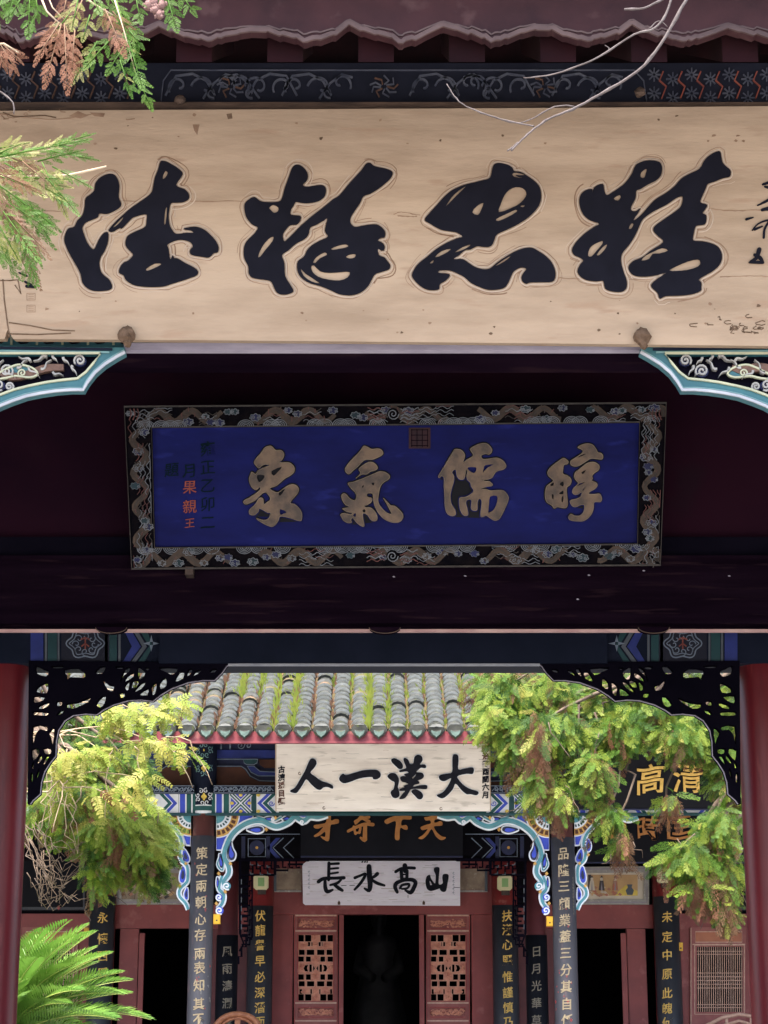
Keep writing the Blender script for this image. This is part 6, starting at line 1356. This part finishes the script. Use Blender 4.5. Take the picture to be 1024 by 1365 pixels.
top = [(20,-10,10,30,1.1,g_),(40,-12,38,50,1.1,g_),(5,-8,-10,40,1,g_),(30,-5,15,20,1.3,g_),(48,-5,52,30,1,g_),
 (155,0,178,72,.85,g_),(172,55,190,118,.95,g_),(180,95,203,147,1.0,g_),(165,62,142,100,1.1,g_),(150,50,112,92,1.0,g_),(130,55,96,112,.8,p_),(172,40,192,66,1.0,g_),(160,80,176,130,.7,g_),(140,-10,172,30,1.2,g_),(150,20,190,45,1.1,g_),
 (222,-8,236,42,1.2,g_),(240,-10,262,22,1.0,g_),(210,-12,232,15,1.2,g_),(180,-10,188,32,1.1,g_),(120,20,110,55,1.1,p_),(135,5,140,40,1.3,p_),(105,-5,96,40,1.2,p_),(120,-10,135,20,1.2,g_),
 (80,30,45,84,.8,r__),(82,32,60,112,.8,r__),(86,32,90,120,.8,r__),(88,34,104,98,.9,r__),(75,28,52,60,1,r__),(100,40,95,105,.7,r__),(90,-8,82,34,1.2,r__),(110,0,92,40,1.1,b_),(140,12,166,72,.9,r__),(150,15,178,48,1,r__),(146,22,158,66,.9,b_),(0,58,24,98,.7,r__),(-6,60,10,96,.7,r__),(5,60,30,84,.6,r__),(95,15,70,50,1.0,p_)]
sprig_set('near cypress sprig hanging at top left, green with rusty dead tips', top, [([(50,-15),(62,15),(80,32)],.003), ([(95,-15),(125,5),(150,20)],.003), ([(-15,60),(5,58),(25,70)],.003), ([(60,-15),(70,10),(85,25)],.002), ([(150,-10),(165,40),(180,95)],.002)], 41, P(100, -20, YN), ((198,8),(208,14),(216,8),(206,4),(212,20)))
left = [(-15,212,118,186,.35,g_),(20,205,92,188,.6,p_),(60,200,132,214,.4,g_),(50,215,112,200,.6,g_),(70,195,126,178,.5,g_),(-10,225,60,262,.6,p_),(20,222,88,272,.6,g_),(50,222,104,286,.6,g_),(-10,240,70,300,.6,g_),(0,250,72,330,.5,g_),(-10,262,52,348,.6,g_),(10,280,50,378,.55,g_),(20,260,80,308,.6,g_),(-12,280,26,348,.7,p_),(-14,300,14,352,.7,g_),(30,240,96,250,.7,p_),(-12,200,40,190,.8,p_),(-10,195,60,230,.7,p_),(0,235,40,250,.9,p_),(-12,268,34,306,.9,r__),(-10,215,30,240,.8,r__),(0,205,60,208,.6,p_),(10,300,40,340,.8,g_),(70,222,122,250,.5,g_),(40,270,66,320,.6,g_)]
left += [(a+random.uniform(-14,10), b+random.uniform(-10,14), c+random.uniform(-16,4), d+random.uniform(-12,10), w_, random.choice([g_, p_, p_, b_, r__])) for a, b, c, d, w_, mm in left[5:17]]
left += [(0,255,28,318,.5,r__),(14,262,38,330,.4,b_),(-8,240,18,300,.5,b_),(30,215,66,246,.5,b_),(-12,320,26,372,.5,g_),(20,330,48,384,.5,g_),(34,300,56,356,.5,g_),(6,206,52,226,.6,r__)]
sprig_set('near cypress sprig at left edge in front of the tan signboard', left, [([(-15,236),(40,236),(90,234),(142,222)],.0045), ([(-15,215),(30,206),(80,197)],.002), ([(-15,240),(20,280),(40,330)],.002)], 43, P(-20, 236, YN))
th = thing('bare_branch', 'thin bare pale branch crossing the upper right of the tan signboard', 'branch', tuple(P(930, -20, 4.6)))
def br(pts, r0, r1, th):
    q = catmull(pts, 4, False); m = MB(); n = len(q); m.tube([P(x+random.uniform(-.5, .5), y+random.uniform(-.5, .5), 4.6-.0008*i) for i, (x, y) in enumerate(q)], [(r0+(r1-r0)*i/n)*(1.15 if i % 5 == 0 else .85) for i in range(n)], 'pale_twig', 7); return m
random.seed(1)
m = br([(925,-20),(908,12),(880,60),(850,95),(800,126),(762,146),(732,158),(712,172),(696,186),(682,201)], .0052, .0022, th)
for pts, r0, r1 in (([(900,-20),(888,18),(872,38),(845,46),(800,75),(760,92),(722,102),(698,104)], .004, .0016), ([(596,112),(606,128),(622,142),(660,156),(690,164),(712,168)], .0014, .0026), ([(640,150),(680,163),(706,160),(740,142),(766,142)], .0016, .0022), ([(905,-15),(885,-2),(858,11),(832,12)], .0028, .0035), ([(800,75),(812,66),(806,60)], .0018, .001), ([(690,190),(684,196),(677,201)], .0024, .0024), ([(866,38),(878,28),(890,36)], .002, .001), ([(-10,116),(6,126),(18,138),(20,152)], .003, .0015)):
    q = br(pts, r0, r1, th) if pts[0][0] > 0 else None
    if q: m.add(q.v, q.f, 'pale_twig')
m.build('twig', th, True)
th = thing('dry_twig', 'short curved dry twig at the left edge above the tan signboard', 'branch', tuple(P(-10, 116, 4.6)))
br([(-12,116),(6,126),(17,137),(19,152)], .003, .0015, th).build('twig', th, True)
